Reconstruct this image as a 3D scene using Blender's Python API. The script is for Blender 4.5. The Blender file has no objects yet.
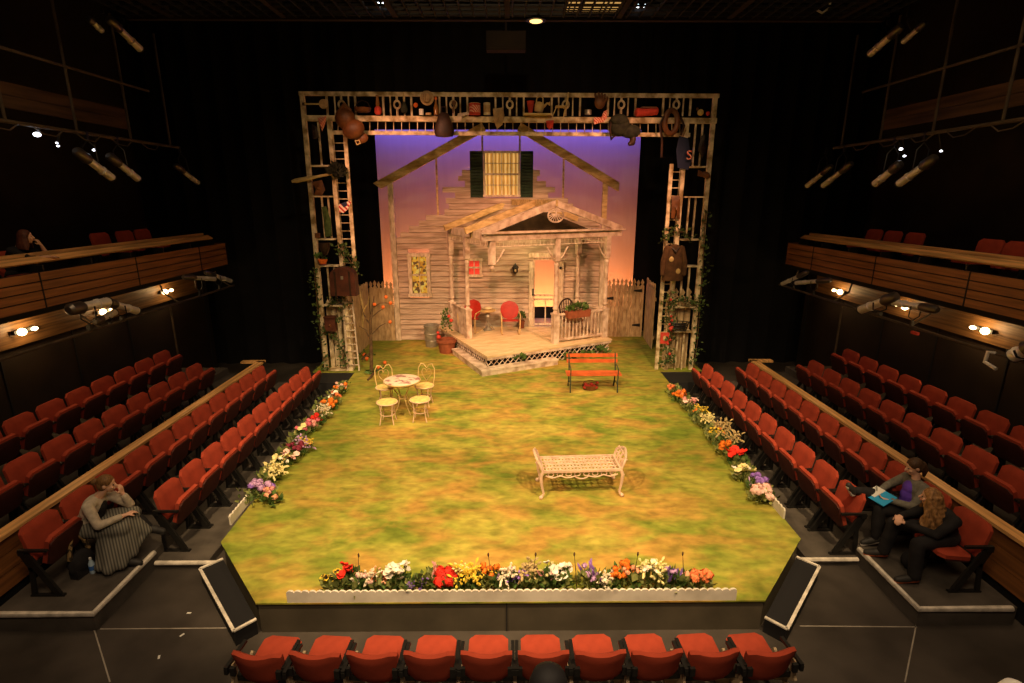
import bpy, bmesh, math, random
from mathutils import Vector, Matrix, Quaternion
R = math.radians
random.seed(7)
S = bpy.context.scene
COL = S.collection

# ------------------------------------------------------------------ camera, world, lights, exposure
cam_d = bpy.data.cameras.new('camera'); cam = bpy.data.objects.new('camera', cam_d); COL.objects.link(cam)
cam.location = (0, 0, 4.9); cam.rotation_euler = (R(90 - 14.9), 0, R(-0.45))
cam_d.sensor_width = 36; cam_d.lens = 540 / 1024 * 36; cam_d.clip_end = 200; cam_d.clip_start = .05
S.camera = cam
S.view_settings.view_transform = 'Standard'; S.view_settings.look = 'None'
S.view_settings.exposure = 0.0; S.view_settings.gamma = 1.0; S.view_settings.use_curve_mapping = False
wd = bpy.data.worlds.new('world'); S.world = wd; wd.use_nodes = True
wd.node_tree.nodes['Background'].inputs[0].default_value = (.011, .008, .011, 1)
wd.node_tree.nodes['Background'].inputs[1].default_value = .8
WARM = (1, .70, .36)

def aim(o, target):
    o.rotation_euler = (Vector(target) - o.location).to_track_quat('-Z', 'Y').to_euler()
def spot(name, loc, target, power, deg, blend=.6, col=WARM, rad=.15):
    d = bpy.data.lights.new(name, 'SPOT'); d.energy = power; d.spot_size = R(deg); d.spot_blend = blend
    d.color = col; d.shadow_soft_size = rad
    o = bpy.data.objects.new(name, d); COL.objects.link(o); o.location = loc; aim(o, target); return o
def area(name, loc, target, power, sx, sy, col=WARM, spread=180):
    d = bpy.data.lights.new(name, 'AREA'); d.shape = 'RECTANGLE'; d.size = sx; d.size_y = sy; d.energy = power
    d.color = col; d.spread = R(spread)
    o = bpy.data.objects.new(name, d); COL.objects.link(o); o.location = loc; aim(o, target); return o
def point(name, loc, power, col=WARM, rad=.05):
    d = bpy.data.lights.new(name, 'POINT'); d.energy = power; d.color = col; d.shadow_soft_size = rad
    o = bpy.data.objects.new(name, d); COL.objects.link(o); o.location = loc; return o
# stage washes from the grid
spot('wash_left', (-3.2, 3.0, 9.0), (-.6, 9.2, .4), 3300, 62, .55)
spot('wash_right', (3.4, 3.0, 9.0), (.7, 9.2, .4), 3300, 62, .55)
spot('wash_upstage', (0, 8.4, 9.6), (0.2, 13.4, .4), 1800, 62, .6)
spot('wash_top_left', (-3.4, 9.0, 8.2), (-2.6, 13.2, .4), 500, 60, .6, (1, .74, .34))
spot('wash_top_right', (3.8, 9.0, 8.2), (2.8, 13.2, .4), 450, 60, .6, (1, .74, .34))
spot('house_front_left', (-4.2, 8.9, 8.15), (-.9, 16.8, 2.6), 2400, 46, .6, (1, .43, .23), .4)
spot('house_front_right', (4.2, 8.9, 8.15), (1.2, 16.6, 2.5), 2400, 46, .6, (1, .43, .23), .4)
spot('portal_wash', (0, 5.0, 9.2), (0, 13.8, 4.4), 600, 74, .5, (1, .7, .36))
point('porch_fill', (0.6, 15.9, 3.5), 45, (1, .72, .3), .1)  # added light with no visible lamp, brightens the porch under its roof
# sky cloth: blue from above, amber from below
area('cyc_blue', (0, 18.98, 7.42), (0, 19.5, 5.4), 100, 9.6, .2, (.14, .13, 1))
area('cyc_amber', (0, 18.56, .10), (0, 18.58, 9), 1600, 9.6, .25, (1, .25, .058))
# dim house light over the seats
area('house_light_left', (-4.6, 6.0, 9.6), (-5.6, 8.2, .5), 70, 2.2, 4.0, (1, .68, .38), 120)
area('house_light_right', (4.6, 6.0, 9.6), (5.6, 8.2, .5), 70, 2.2, 4.0, (1, .68, .38), 120)
area('house_light_front', (0, 1.2, 7.6), (0, 5.2, 0), 140, 5.0, 1.4, (1, .72, .44), 110)

# ------------------------------------------------------------------ materials
MATS = {}
def mat(name, col, rough=.7, var=.0, scale=6, metal=0, emit=None, estr=0, stretch=(1, 1, 1), col2=None, bump=0, spec=.3, detail=4, lo=.35, hi=.65):
    if name in MATS: return MATS[name]
    m = bpy.data.materials.new(name); m.use_nodes = True; nt = m.node_tree; N = nt.nodes; L = nt.links
    b = N['Principled BSDF']; b.inputs['Roughness'].default_value = rough; b.inputs['Metallic'].default_value = metal
    b.inputs['Specular IOR Level'].default_value = spec
    b.inputs['Base Color'].default_value = (*col, 1)
    if var or col2:
        tc = N.new('ShaderNodeTexCoord'); mp = N.new('ShaderNodeMapping'); mp.inputs['Scale'].default_value = stretch
        nz = N.new('ShaderNodeTexNoise'); nz.inputs['Scale'].default_value = scale; nz.inputs['Detail'].default_value = detail
        rp = N.new('ShaderNodeValToRGB'); rp.color_ramp.elements[0].position = lo; rp.color_ramp.elements[1].position = hi
        c2 = col2 or tuple(min(1, c * (1 + var)) for c in col); c1 = col if col2 else tuple(c * (1 - var) for c in col)
        rp.color_ramp.elements[0].color = (*c1, 1); rp.color_ramp.elements[1].color = (*c2, 1)
        L.new(tc.outputs['Object'], mp.inputs[0]); L.new(mp.outputs[0], nz.inputs['Vector']); L.new(nz.outputs['Fac'], rp.inputs[0])
        L.new(rp.outputs[0], b.inputs['Base Color'])
        if bump:
            bp = N.new('ShaderNodeBump'); bp.inputs['Strength'].default_value = bump; bp.inputs['Distance'].default_value = .02
            L.new(nz.outputs['Fac'], bp.inputs['Height']); L.new(bp.outputs[0], b.inputs['Normal'])
    if emit: b.inputs['Emission Color'].default_value = (*emit, 1); b.inputs['Emission Strength'].default_value = estr
    MATS[name] = m; return m

def lawn_mat():
    m = bpy.data.materials.new('painted_lawn'); m.use_nodes = True; nt = m.node_tree; N = nt.nodes; L = nt.links
    b = N['Principled BSDF']; b.inputs['Roughness'].default_value = .75; b.inputs['Specular IOR Level'].default_value = .15
    tc = N.new('ShaderNodeTexCoord')
    def noise(sc, stretch, det=5, dist=0, ofs=(0, 0, 0)):
        mp = N.new('ShaderNodeMapping'); mp.inputs['Scale'].default_value = stretch; mp.inputs['Location'].default_value = ofs
        nz = N.new('ShaderNodeTexNoise'); nz.inputs['Scale'].default_value = sc; nz.inputs['Detail'].default_value = det; nz.inputs['Distortion'].default_value = dist
        L.new(tc.outputs['Object'], mp.inputs[0]); L.new(mp.outputs[0], nz.inputs['Vector']); return nz.outputs['Fac']
    def ramp(fac, stops):
        r = N.new('ShaderNodeValToRGB'); e = r.color_ramp.elements
        while len(e) < len(stops): e.new(.5)
        for k, (p, c) in enumerate(stops): e[k].position = p; e[k].color = (*c, 1)
        L.new(fac, r.inputs[0]); return r.outputs[0]
    def mix(f, a, c2):
        mx = N.new('ShaderNodeMix'); mx.data_type = 'RGBA'
        if isinstance(f, float): mx.inputs[0].default_value = f
        else: L.new(f, mx.inputs[0])
        L.new(a, mx.inputs[6])
        if isinstance(c2, tuple): mx.inputs[7].default_value = (*c2, 1)
        else: L.new(c2, mx.inputs[7])
        return mx.outputs[2]
    base = ramp(noise(1.45, (.75, 1.15, 1), 7, .4), [(.30, (.14, .185, .02)), (.43, (.24, .265, .034)), (.54, (.38, .34, .055)), (.66, (.48, .38, .07)), (.8, (.33, .32, .045))])
    f2 = noise(1.9, (.7, 1.2, 1), 7, .5, (3, 8, 0))
    orange = ramp(f2, [(.43, (0, 0, 0)), (.62, (.70, .70, .70))])
    base = mix(orange, base, (.52, .255, .062))
    dk = ramp(noise(2.6, (.8, 1.2, 1), 6, .4, (11, 2, 0)), [(.50, (0, 0, 0)), (.70, (.5, .5, .5))])
    base = mix(dk, base, (.11, .135, .014))
    # painted greener towards the rim of the floor cloth
    sx = N.new('ShaderNodeSeparateXYZ'); L.new(tc.outputs['Object'], sx.inputs[0])
    ab = N.new('ShaderNodeMath'); ab.operation = 'ABSOLUTE'; L.new(sx.outputs['X'], ab.inputs[0])
    mr = N.new('ShaderNodeMapRange'); mr.inputs['From Min'].default_value = 2.2; mr.inputs['From Max'].default_value = 4.2; mr.inputs['To Max'].default_value = .62
    L.new(ab.outputs[0], mr.inputs[0])
    base = mix(mr.outputs[0], base, (.16, .215, .022))
    fine = ramp(noise(7, (.7, 1.3, 1), 6, .3), [(.30, (.60, .60, .60)), (.7, (1.25, 1.25, 1.25))])
    mu = N.new('ShaderNodeMix'); mu.data_type = 'RGBA'; mu.blend_type = 'MULTIPLY'; mu.inputs[0].default_value = .8
    L.new(base, mu.inputs[6]); L.new(fine, mu.inputs[7])
    L.new(mu.outputs[2], b.inputs['Base Color'])
    return m
def stripe_mat(name, c1, c2, scale, axis='X', dist=0, lo=.45, hi=.55, rough=.8, rz=0):
    m = bpy.data.materials.new(name); m.use_nodes = True; nt = m.node_tree; N = nt.nodes; L = nt.links
    b = N['Principled BSDF']; b.inputs['Roughness'].default_value = rough
    tc = N.new('ShaderNodeTexCoord'); wv = N.new('ShaderNodeTexWave'); wv.bands_direction = axis; mp = N.new('ShaderNodeMapping'); mp.inputs['Rotation'].default_value = (0, 0, R(rz)); L.new(tc.outputs['Object'], mp.inputs[0])
    wv.inputs['Scale'].default_value = scale; wv.inputs['Distortion'].default_value = dist
    rp = N.new('ShaderNodeValToRGB'); rp.color_ramp.elements[0].position = lo; rp.color_ramp.elements[1].position = hi
    rp.color_ramp.elements[0].color = (*c1, 1); rp.color_ramp.elements[1].color = (*c2, 1)
    L.new(mp.outputs[0], wv.inputs['Vector']); L.new(wv.outputs['Fac'], rp.inputs[0]); L.new(rp.outputs[0], b.inputs['Base Color'])
    MATS[name] = m; return m
def pattern_glow(name, stops, scale, strength):
    m = bpy.data.materials.new(name); m.use_nodes = True; nt = m.node_tree; N = nt.nodes; L = nt.links
    b = N['Principled BSDF']; tc = N.new('ShaderNodeTexCoord'); vo = N.new('ShaderNodeTexVoronoi'); vo.inputs['Scale'].default_value = scale
    rp = N.new('ShaderNodeValToRGB'); rp.color_ramp.interpolation = 'CONSTANT'; e = rp.color_ramp.elements
    while len(e) < len(stops): e.new(.5)
    for k, (p, c) in enumerate(stops): e[k].position = p; e[k].color = (*c, 1)
    sp = N.new('ShaderNodeSeparateColor'); L.new(tc.outputs['Object'], vo.inputs['Vector']); L.new(vo.outputs['Color'], sp.inputs[0]); L.new(sp.outputs[0], rp.inputs[0])
    b.inputs['Base Color'].default_value = (.05, .04, .02, 1); L.new(rp.outputs[0], b.inputs['Emission Color']); b.inputs['Emission Strength'].default_value = strength
    MATS[name] = m; return m

M = dict(
    floor=mat('stage_floor_grey', (.055, .045, .037), .45, .35, 1.2, detail=6, spec=.3),
    riser=mat('riser_carpet', (.075, .062, .05), .85, .3, 3),
    nosing=mat('aluminium_nosing', (.66, .59, .50), .5, .25, 8),
    tape=mat('floor_tape', (.34, .30, .25), .8, .2, 5),
    fascia=mat('platform_fascia', (.075, .06, .04), .6, .2, 2),
    black=mat('black_paint', (.012, .011, .012), .7),
    drape=mat('black_drape', (.0035, .003, .004), .95, .3, 2),
    wallbrown=mat('side_wall_paint', (.022, .013, .008), .8, .25, 1.5),
    oak=mat('oiled_oak', (.78, .41, .145), .45, .3, 3, stretch=(6, .35, 6)),
    oakdark=mat('oak_slats', (.26, .10, .03), .5, .3, 3, stretch=(6, .3, 6)),
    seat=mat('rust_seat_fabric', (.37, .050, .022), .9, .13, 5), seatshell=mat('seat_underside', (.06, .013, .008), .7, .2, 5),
    blackmetal=mat('black_metal', (.012, .011, .010), .45, spec=.4),
    tanmetal=mat('tan_leg', (.45, .33, .2), .5),
    cyc=mat('sky_cloth', (.38, .38, .38), .95, .03, 9, stretch=(1, 1, .15)),
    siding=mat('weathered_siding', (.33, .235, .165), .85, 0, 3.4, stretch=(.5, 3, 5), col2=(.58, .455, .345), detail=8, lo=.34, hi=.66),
    trim=mat('weathered_white_trim', (.40, .31, .20), .8, 0, 5, stretch=(3, 3, 1.2), col2=(.74, .62, .47), detail=7, lo=.3, hi=.66),
    lumber=mat('raw_lumber', (.40, .27, .10), .85, 0, 4, stretch=(1, 3, 3), col2=(.72, .53, .25), detail=6, lo=.34, hi=.66),
    deck=mat('porch_boards', (.52, .36, .19), .7, 0, 3, stretch=(.8, 5, 5), col2=(.78, .60, .36), detail=6, lo=.3, hi=.7),
    chalk=mat('whitewashed_wood', (.38, .26, .18), .8, 0, 4, stretch=(1.2, 1.2, 1.2), col2=(.68, .54, .42), detail=6, lo=.34, hi=.6),
    shutter=mat('dark_green_shutter', (.012, .030, .012), .6, .3, 6),
    frame=mat('portal_white_paint', (.26, .17, .07), .75, 0, 4.5, col2=(.80, .64, .42), detail=7, lo=.38, hi=.62),
    picket=mat('bare_fence_board', (.32, .205, .10), .85, 0, 5, stretch=(2.5, 2.5, .8), col2=(.60, .43, .24), detail=6, lo=.33, hi=.68),
    curtain=None,
    redcurtain=mat('red_gingham_curtain', (.75, .12, .08), .9, emit=(1, .10, .05), estr=.32),
    iron=mat('pink_white_cast_iron', (.74, .50, .36), .55, .15, 9),
    gilt=mat('cream_wire', (.58, .39, .16), .5, .15, 6),
    cushion=mat('yellow_seat_disc', (.75, .53, .18), .7, .2, 12),
    orangeslat=mat('orange_red_slat', (.62, .12, .03), .5, .2, 6),
    greeniron=mat('green_black_iron', (.05, .06, .035), .5, .2, 8),
    redmetal=mat('red_enamel', (.36, .022, .012), .4, .12, 5),
    galv=mat('galvanised_steel', (.33, .30, .24), .42, .25, 5, metal=.5),
    terracotta=mat('terracotta', (.25, .072, .03), .85, .2, 6),
    leaf=mat('leaf_green', (.075, .13, .025), .7, .4, 12),
    leafdark=mat('ivy_leaf', (.055, .085, .02), .7, .4, 12),
    leafpale=mat('pale_leaf', (.25, .27, .08), .7, .3, 12),
    bark=mat('bark', (.10, .055, .025), .9, .4, 12),
    orange=mat('orange_peel', (.72, .14, .02), .5),
    leather=mat('brown_leather', (.125, .045, .013), .5, .35, 5),
    darkleather=mat('dark_leather', (.03, .013, .007), .55, .35, 6),
    red=mat('red_cloth', (.52, .05, .03), .85, .2, 8),
    redcheck=stripe_mat('red_bandana', (.55, .06, .03), (.75, .40, .28), 9, 'DIAGONAL', 2),
    flag=stripe_mat('red_white_bunting', (.50, .03, .03), (.75, .62, .48), 5, 'DIAGONAL'),
    navy=mat('navy_cloth', (.02, .025, .06), .85),
    khaki=mat('khaki_bundle', (.016, .017, .008), .85, .5, 9),
    straw=mat('straw', (.48, .30, .15), .85, .2, 9),
    tin=mat('tin_plate', (.62, .50, .30), .45, .2, 6),
    bottleglass=mat('amber_glass', (.25, .10, .02), .2),
    skin=mat('skin', (.72, .41, .28), .55, .06, 8),
    lip=mat('lip', (.45, .14, .10), .5), eye=mat('eye_dark', (.02, .015, .012), .3),
    hairbrown=mat('brown_hair', (.17, .085, .03), .6, .35, 14, stretch=(6, 6, 1)),
    hairdark=mat('dark_brown_hair', (.065, .033, .016), .6, .35, 14, stretch=(6, 6, 1)),
    hairwavy=mat('wavy_light_brown_hair', (.30, .15, .055), .6, .45, 9, stretch=(4, 4, 1)),
    hairred=mat('auburn_hair', (.10, .03, .015), .6, .3, 14),
    beige=mat('beige_knit', (.50, .42, .32), .95, .15, 20),
    blackcloth=mat('black_cloth', (.016, .014, .015), .9, .3, 9),
    greyknit=mat('grey_knit', (.17, .155, .125), .95, .2, 20),
    purple=mat('violet_top', (.13, .055, .48), .85, .1, 9),
    skirt=stripe_mat('striped_grey_skirt', (.075, .072, .06), (.22, .20, .16), 10, 'X', .0, .25, .75, .95, -40),
    shoe=mat('dark_shoe', (.03, .027, .025), .6), sole=mat('white_sole', (.6, .55, .5), .6), orangeshoe=mat('orange_sole', (.55, .12, .03), .6),
    cyan=mat('cyan_notebook', (.03, .32, .62), .5), paper=mat('white_paper', (.75, .72, .66), .8),
    lightgrey=mat('silver_barrel', (.85, .80, .72), .3, .1, 6, metal=.25, spec=.6), darksteel=mat('dark_steel', (.16, .14, .12), .38, .1, 6, metal=.8), pipe=mat('pipe_steel', (.075, .055, .035), .5, .3, 5),
    bulb=mat('bulb_glow', (1, .8, .5), .5, emit=(1, .66, .30), estr=14), led=mat('small_led', (1, 1, 1), .5, emit=(.85, .9, 1), estr=5),
    glowwarm=mat('work_light_glow', (1, .8, .5), .5, emit=(1, .6, .2), estr=2.2),
    louvre=mat('grating_glow', (.3, .2, .08), .6, emit=(1, .55, .16), estr=.5),
    mosaic=pattern_glow('mosaic_window_glow', [(0, (1, .44, .03)), (.36, (.70, .24, .012)), (.52, (.13, .045, .01)), (.80, (1, .62, .10))], 13, .60),
    boarddim=mat('dim_board', (.085, .045, .018), .6, .4, 2, stretch=(4, .4, 5)), valance=mat('valance_wood', (.17, .085, .03), .5, .4, 3, stretch=(6, .3, 9)),
    bottle=mat('clear_blue_plastic', (.45, .58, .70), .15, spec=.6),
    lawn=lawn_mat(),
)
M['coat'] = mat('coat_wool', (.075, .035, .014), .9, .3, 8); M['filler'] = mat('mixed_greenery', (.06, .10, .02), .7, 0, 9, col2=(.24, .24, .07)); M['curtain'] = stripe_mat('lace_curtain_fold_glow', (.60, .42, .14), (.80, .62, .30), 2.6, 'X', 1.2, .3, .7)
def fold_glow(m):  # wave bands paint lit and shaded folds into the backlit curtain
    nt = m.node_tree; b = nt.nodes['Principled BSDF']; rp = nt.nodes.new('ShaderNodeValToRGB'); wv = next(n for n in nt.nodes if n.type == 'TEX_WAVE')
    rp.color_ramp.elements[0].color = (.42, .19, .03, 1); rp.color_ramp.elements[1].color = (1, .60, .18, 1); rp.color_ramp.elements[0].position = .2; rp.color_ramp.elements[1].position = .8
    nt.links.new(wv.outputs['Fac'], rp.inputs[0]); nt.links.new(rp.outputs[0], b.inputs['Emission Color']); b.inputs['Emission Strength'].default_value = .45
fold_glow(M['curtain'])
M['gableshade'] = mat('gable_shade_paint', (.045, .03, .014), .9, .3, 5)  # colour of the shade under the open gable

# ------------------------------------------------------------------ mesh helpers
class MB:
    def __init__(s): s.v = []; s.f = []
    def add(s, vs, fs):
        o = len(s.v); s.v += [tuple(v) for v in vs]; s.f += [tuple(i + o for i in f) for f in fs]; return s
    def box(s, c, d, rot=None):
        hx, hy, hz = d[0] / 2, d[1] / 2, d[2] / 2
        P = [Vector((x, y, z)) for z in (-hz, hz) for x, y in ((-hx, -hy), (hx, -hy), (hx, hy), (-hx, hy))]
        if rot is not None: P = [rot @ p for p in P]
        c = Vector(c)
        return s.add([p + c for p in P], [(3, 2, 1, 0), (4, 5, 6, 7), (0, 1, 5, 4), (1, 2, 6, 5), (2, 3, 7, 6), (3, 0, 4, 7)])
    def bar(s, a, b, w, h=None, up=(0, 0, 1)):
        a = Vector(a); b = Vector(b); h = h or w; d = b - a; L = d.length
        x = d.normalized(); u = Vector(up)
        if abs(x.dot(u)) > .98: u = Vector((0, 1, 0)) if abs(x.y) < .9 else Vector((1, 0, 0))
        y = u.cross(x).normalized(); z = x.cross(y)
        return s.box((a + b) / 2, (L, w, h), Matrix((x, y, z)).transposed())
    def tube(s, pts, r, n=8, cap=True, closed=False):
        pts = [Vector(p) for p in pts]; k = len(pts); rs = r if isinstance(r, (list, tuple)) else [r] * k
        vs = []; prev = None
        for i, p in enumerate(pts):
            if closed: t = pts[(i + 1) % k] - pts[i - 1]
            else: t = pts[min(i + 1, k - 1)] - pts[max(i - 1, 0)]
            t = t.normalized() if t.length > 1e-9 else Vector((0, 0, 1))
            if prev is None:
                ref = Vector((0, 0, 1)) if abs(t.z) < .9 else Vector((1, 0, 0)); a = t.cross(ref).normalized()
            else:
                a = prev - t * prev.dot(t); a = a.normalized() if a.length > 1e-6 else t.orthogonal().normalized()
            prev = a; b = t.cross(a)
            for j in range(n):
                q = 2 * math.pi * j / n; vs.append(p + (a * math.cos(q) + b * math.sin(q)) * rs[i])
        fs = []
        for i in range(k if closed else k - 1):
            i2 = (i + 1) % k
            for j in range(n): fs.append((i * n + j, i * n + (j + 1) % n, i2 * n + (j + 1) % n, i2 * n + j))
        if cap and not closed: fs += [tuple(range(n))[::-1], tuple((k - 1) * n + j for j in range(n))]
        return s.add(vs, fs)
    def lathe(s, prof, c=(0, 0, 0), n=16, rot=None, sx=1, sy=1):
        c = Vector(c); vs = []
        for r, z in prof:
            for j in range(n):
                q = 2 * math.pi * j / n; p = Vector((r * math.cos(q) * sx, r * math.sin(q) * sy, z))
                if rot is not None: p = rot @ p
                vs.append(p + c)
        fs = []
        for i in range(len(prof) - 1):
            for j in range(n): fs.append((i * n + j, i * n + (j + 1) % n, (i + 1) * n + (j + 1) % n, (i + 1) * n + j))
        if prof[0][0] > 1e-5: fs.append(tuple(range(n))[::-1])
        if prof[-1][0] > 1e-5: fs.append(tuple((len(prof) - 1) * n + j for j in range(n)))
        return s.add(vs, fs)
    def ball(s, c, r, n=10, m=6, rot=None):
        rx, ry, rz = r if isinstance(r, (tuple, list)) else (r, r, r)
        prof = [(max(1e-6, math.sin(math.pi * i / m)), -math.cos(math.pi * i / m)) for i in range(m + 1)]
        c = Vector(c); vs = []
        for a, z in prof:
            for j in range(n):
                q = 2 * math.pi * j / n; p = Vector((a * math.cos(q) * rx, a * math.sin(q) * ry, z * rz))
                if rot is not None: p = rot @ p
                vs.append(p + c)
        fs = [(i * n + j, i * n + (j + 1) % n, (i + 1) * n + (j + 1) % n, (i + 1) * n + j) for i in range(m) for j in range(n)]
        return s.add(vs, fs)
    def cap(s, a, b, r1, r2, n=12):
        a = Vector(a); b = Vector(b); s.ball(a, r1, n, 6); s.ball(b, r2, n, 6)
        if (b - a).length > 1e-4: s.tube([a, b], [r1, r2], n)
        return s
    def chain(s, pts, rs, n=12):
        for i in range(len(pts) - 1): s.cap(pts[i], pts[i + 1], rs[i], rs[i + 1], n)
        return s
    def prism(s, poly, z0, z1):
        n = len(poly); vs = [(x, y, z0) for x, y in poly] + [(x, y, z1) for x, y in poly]
        return s.add(vs, [tuple(range(n))[::-1], tuple(range(n, 2 * n))] + [(i, (i + 1) % n, n + (i + 1) % n, n + i) for i in range(n)])
    def prism_xz(s, poly, y0, y1):
        n = len(poly); vs = [(x, y0, z) for x, z in poly] + [(x, y1, z) for x, z in poly]
        return s.add(vs, [tuple(range(n)), tuple(range(n, 2 * n))[::-1]] + [(i, n + i, n + (i + 1) % n, (i + 1) % n) for i in range(n)])
    def panel(s, w, h, t, r, curve=0, puff=.02, M4=None, nx=9, nz=8):
        """upholstered rounded panel in local XZ, thickness along Y"""
        vs = []; fs = []
        for side in (-1, 1):
            for k in range(nz + 1):
                z = -h / 2 + h * k / nz; e = abs(z) - (h / 2 - r); ins = r - math.sqrt(max(0, r * r - e * e)) if e > 0 else 0
                for i in range(nx + 1):
                    u = -1 + 2 * i / nx; x = u * (w / 2 - ins); edge = (1 - u ** 6) * (1 - (abs(z) / (h / 2)) ** 6)
                    y = side * (t * .5 * (.55 + .45 * edge) + (puff * edge if side > 0 else 0)) + curve * x * x
                    vs.append(Vector((x, y, z)))
        n1 = (nx + 1) * (nz + 1); idx = lambda sd, k, i: sd * n1 + k * (nx + 1) + i
        for k in range(nz):
            for i in range(nx):
                fs.append((idx(0, k, i), idx(0, k, i + 1), idx(0, k + 1, i + 1), idx(0, k + 1, i)))
                fs.append((idx(1, k, i), idx(1, k + 1, i), idx(1, k + 1, i + 1), idx(1, k, i + 1)))
        for k in range(nz):
            for i in (0, nx):
                q = (idx(0, k, i), idx(0, k + 1, i), idx(1, k + 1, i), idx(1, k, i)); fs.append(q if i == 0 else q[::-1])
        for i in range(nx):
            for k in (0, nz):
                q = (idx(0, k, i), idx(1, k, i), idx(1, k, i + 1), idx(0, k, i + 1)); fs.append(q if k == 0 else q[::-1])
        if M4 is not None: vs = [M4 @ v for v in vs]
        return s.add(vs, fs)
    def move(s, fn): s.v = [tuple(fn(Vector(v))) for v in s.v]; return s
    def mesh(s, name, m, smooth=True, ang=40, weld=False):
        me = bpy.data.meshes.new(name); me.from_pydata(s.v, [], s.f); me.update()
        bm = bmesh.new(); bm.from_mesh(me)
        if weld: bmesh.ops.remove_doubles(bm, verts=bm.verts, dist=2e-4)
        bmesh.ops.recalc_face_normals(bm, faces=bm.faces); bm.to_mesh(me); bm.free()
        me.materials.append(m)
        if smooth:
            me.shade_smooth(); me.set_sharp_from_angle(angle=R(ang))
        return me
def put(name, me, parent=None, loc=None, rot=None, **props):
    o = bpy.data.objects.new(name, me); COL.objects.link(o)
    if parent: o.parent = parent
    if loc is not None: o.location = loc
    if rot is not None: o.rotation_euler = rot
    for k, v in props.items(): o[k] = v
    return o
def part(name, mb, m, parent, smooth=True, ang=40, **props): return put(name, mb.mesh(name, m, smooth, ang), parent, **props)
def struct(name, mb, m, smooth=False, **props): return put(name, mb.mesh(name, m, smooth), kind='structure', **props)
def thing(name, label, cat, loc=(0, 0, 0), rz=0, group=None):
    o = bpy.data.objects.new(name, None); COL.objects.link(o); o.empty_display_size = .1
    o.location = loc; o.rotation_euler = (0, 0, rz); o['label'] = label; o['category'] = cat
    if group: o['group'] = group
    return o
def solo(name, mb, m, label, cat, group=None, smooth=True, loc=None, rz=0, ang=40):
    o = put(name, mb.mesh(name, m, smooth, ang), None, loc, (0, 0, rz)); o['label'] = label; o['category'] = cat
    if group: o['group'] = group
    return o
def dup(root, loc, rz, label, group=None):
    r = root.copy(); COL.objects.link(r); r.location = loc; r.rotation_euler = (0, 0, rz); r['label'] = label
    if group: r['group'] = group
    for ch in root.children:
        c = ch.copy(); COL.objects.link(c); c.parent = r
        for g in ch.children:
            d = g.copy(); COL.objects.link(d); d.parent = c
    return r
CAM = Vector((0, 0, 4.9)); _q = cam.rotation_euler.to_matrix()
def ray(u, v): return _q @ Vector(((u - 512) / 540, -(v - 341.5) / 540, -1))
def onY(u, v, y): d = ray(u, v); return CAM + d * (y / d.y)
def onZ(u, v, z): d = ray(u, v); return CAM + d * ((z - 4.9) / d.z)
def onX(u, v, x): d = ray(u, v); return CAM + d * (x / d.x)
ORD = ['first', 'second', 'third', 'fourth', 'fifth', 'sixth', 'seventh', 'eighth', 'ninth', 'tenth', 'eleventh', 'twelfth']

# ------------------------------------------------------------------ the room shell
struct('floor', MB().box((0, 8.5, -.05), (21, 27, .1)), M['floor'])
struct('ceiling', MB().box((0, 8.5, 11.55), (21, 27, .1)), M['black'])
def drape(x0, x1, y, z0, z1, fold=.07, n=None):
    mb = MB(); n = n or int(abs(x1 - x0) / .12); vs = []
    for i in range(n + 1):
        x = x0 + (x1 - x0) * i / n; yy = y + fold * math.sin(i * 1.25) + .02 * math.sin(i * .37)
        vs += [(x, yy, z0), (x, yy, z1)]
    vs += [(v[0], v[1] + .03, v[2]) for v in vs[::-1]]
    m = len(vs); k = n + 1
    fs = [(2 * i, 2 * i + 2, 2 * i + 3, 2 * i + 1) for i in range(n)] + [(2 * k + 2 * i, 2 * k + 2 * i + 2, 2 * k + 2 * i + 3, 2 * k + 2 * i + 1) for i in range(n)]
    return mb.add(vs, fs)
struct('wall_back', MB().box((0, 21.0, 5.75), (21, .1, 11.5)), M['black'])
struct('wall_left', MB().box((-10.45, 8.5, 5.75), (.1, 27, 11.5)), M['wallbrown'])
struct('wall_right', MB().box((10.45, 8.5, 5.75), (.1, 27, 11.5)), M['wallbrown'])
for sx, nm in ((-1, 'left'), (1, 'right')):
    o = solo('masking_drape', drape(sx * 4.95, sx * 10.3, 15.9, 0, 11.4), M['drape'], f'tall black drape filling the dark wall {nm} of the portal', 'drape', smooth=True)
    o['kind'] = 'structure'
    w = MB().box((sx * 8.72, 8.2, 1.5), (.08, 14.6, 3.0)); struct(f'wall_gallery_{nm}', w, M['wallbrown'])
    sm = MB()
    for k in range(9): sm.box((sx * 8.672, 2.5 + 1.6 * k, 1.5), (.02, .03, 2.9))
    struct(f'trim_wall_seam_{nm}', sm, M['black'])
# platform with the painted lawn
LAWN = [(-2.89, 5.22), (2.96, 5.22), (3.98, 6.38), (4.06, 13.72), (5.2, 13.72), (5.2, 18.4), (-5.2, 18.4), (-5.2, 13.72), (-4.07, 13.72), (-3.87, 6.36)]
struct('floor_stage_base', MB().prism([(x * .995, 5.24 + (y - 5.22) * .998) for x, y in LAWN], .0, .40), M['fascia'])
struct('floor_stage_lawn', MB().prism(LAWN, .40, .42), M['lawn'])
for sx in (-1, 1):
    poly = [(sx * 4.10, 12.9), (sx * 5.3, 12.9), (sx * 5.3, 13.70), (sx * 4.10, 13.70)]
    struct('floor_wing_' + ('left' if sx < 0 else 'right'), MB().prism(poly if sx > 0 else poly[::-1], 0, .39), M['black'])
fs = MB().box((-.02, 5.234, .2), (.012, .012, .38))
struct('trim_fascia_seam', fs, M['black'])
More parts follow.
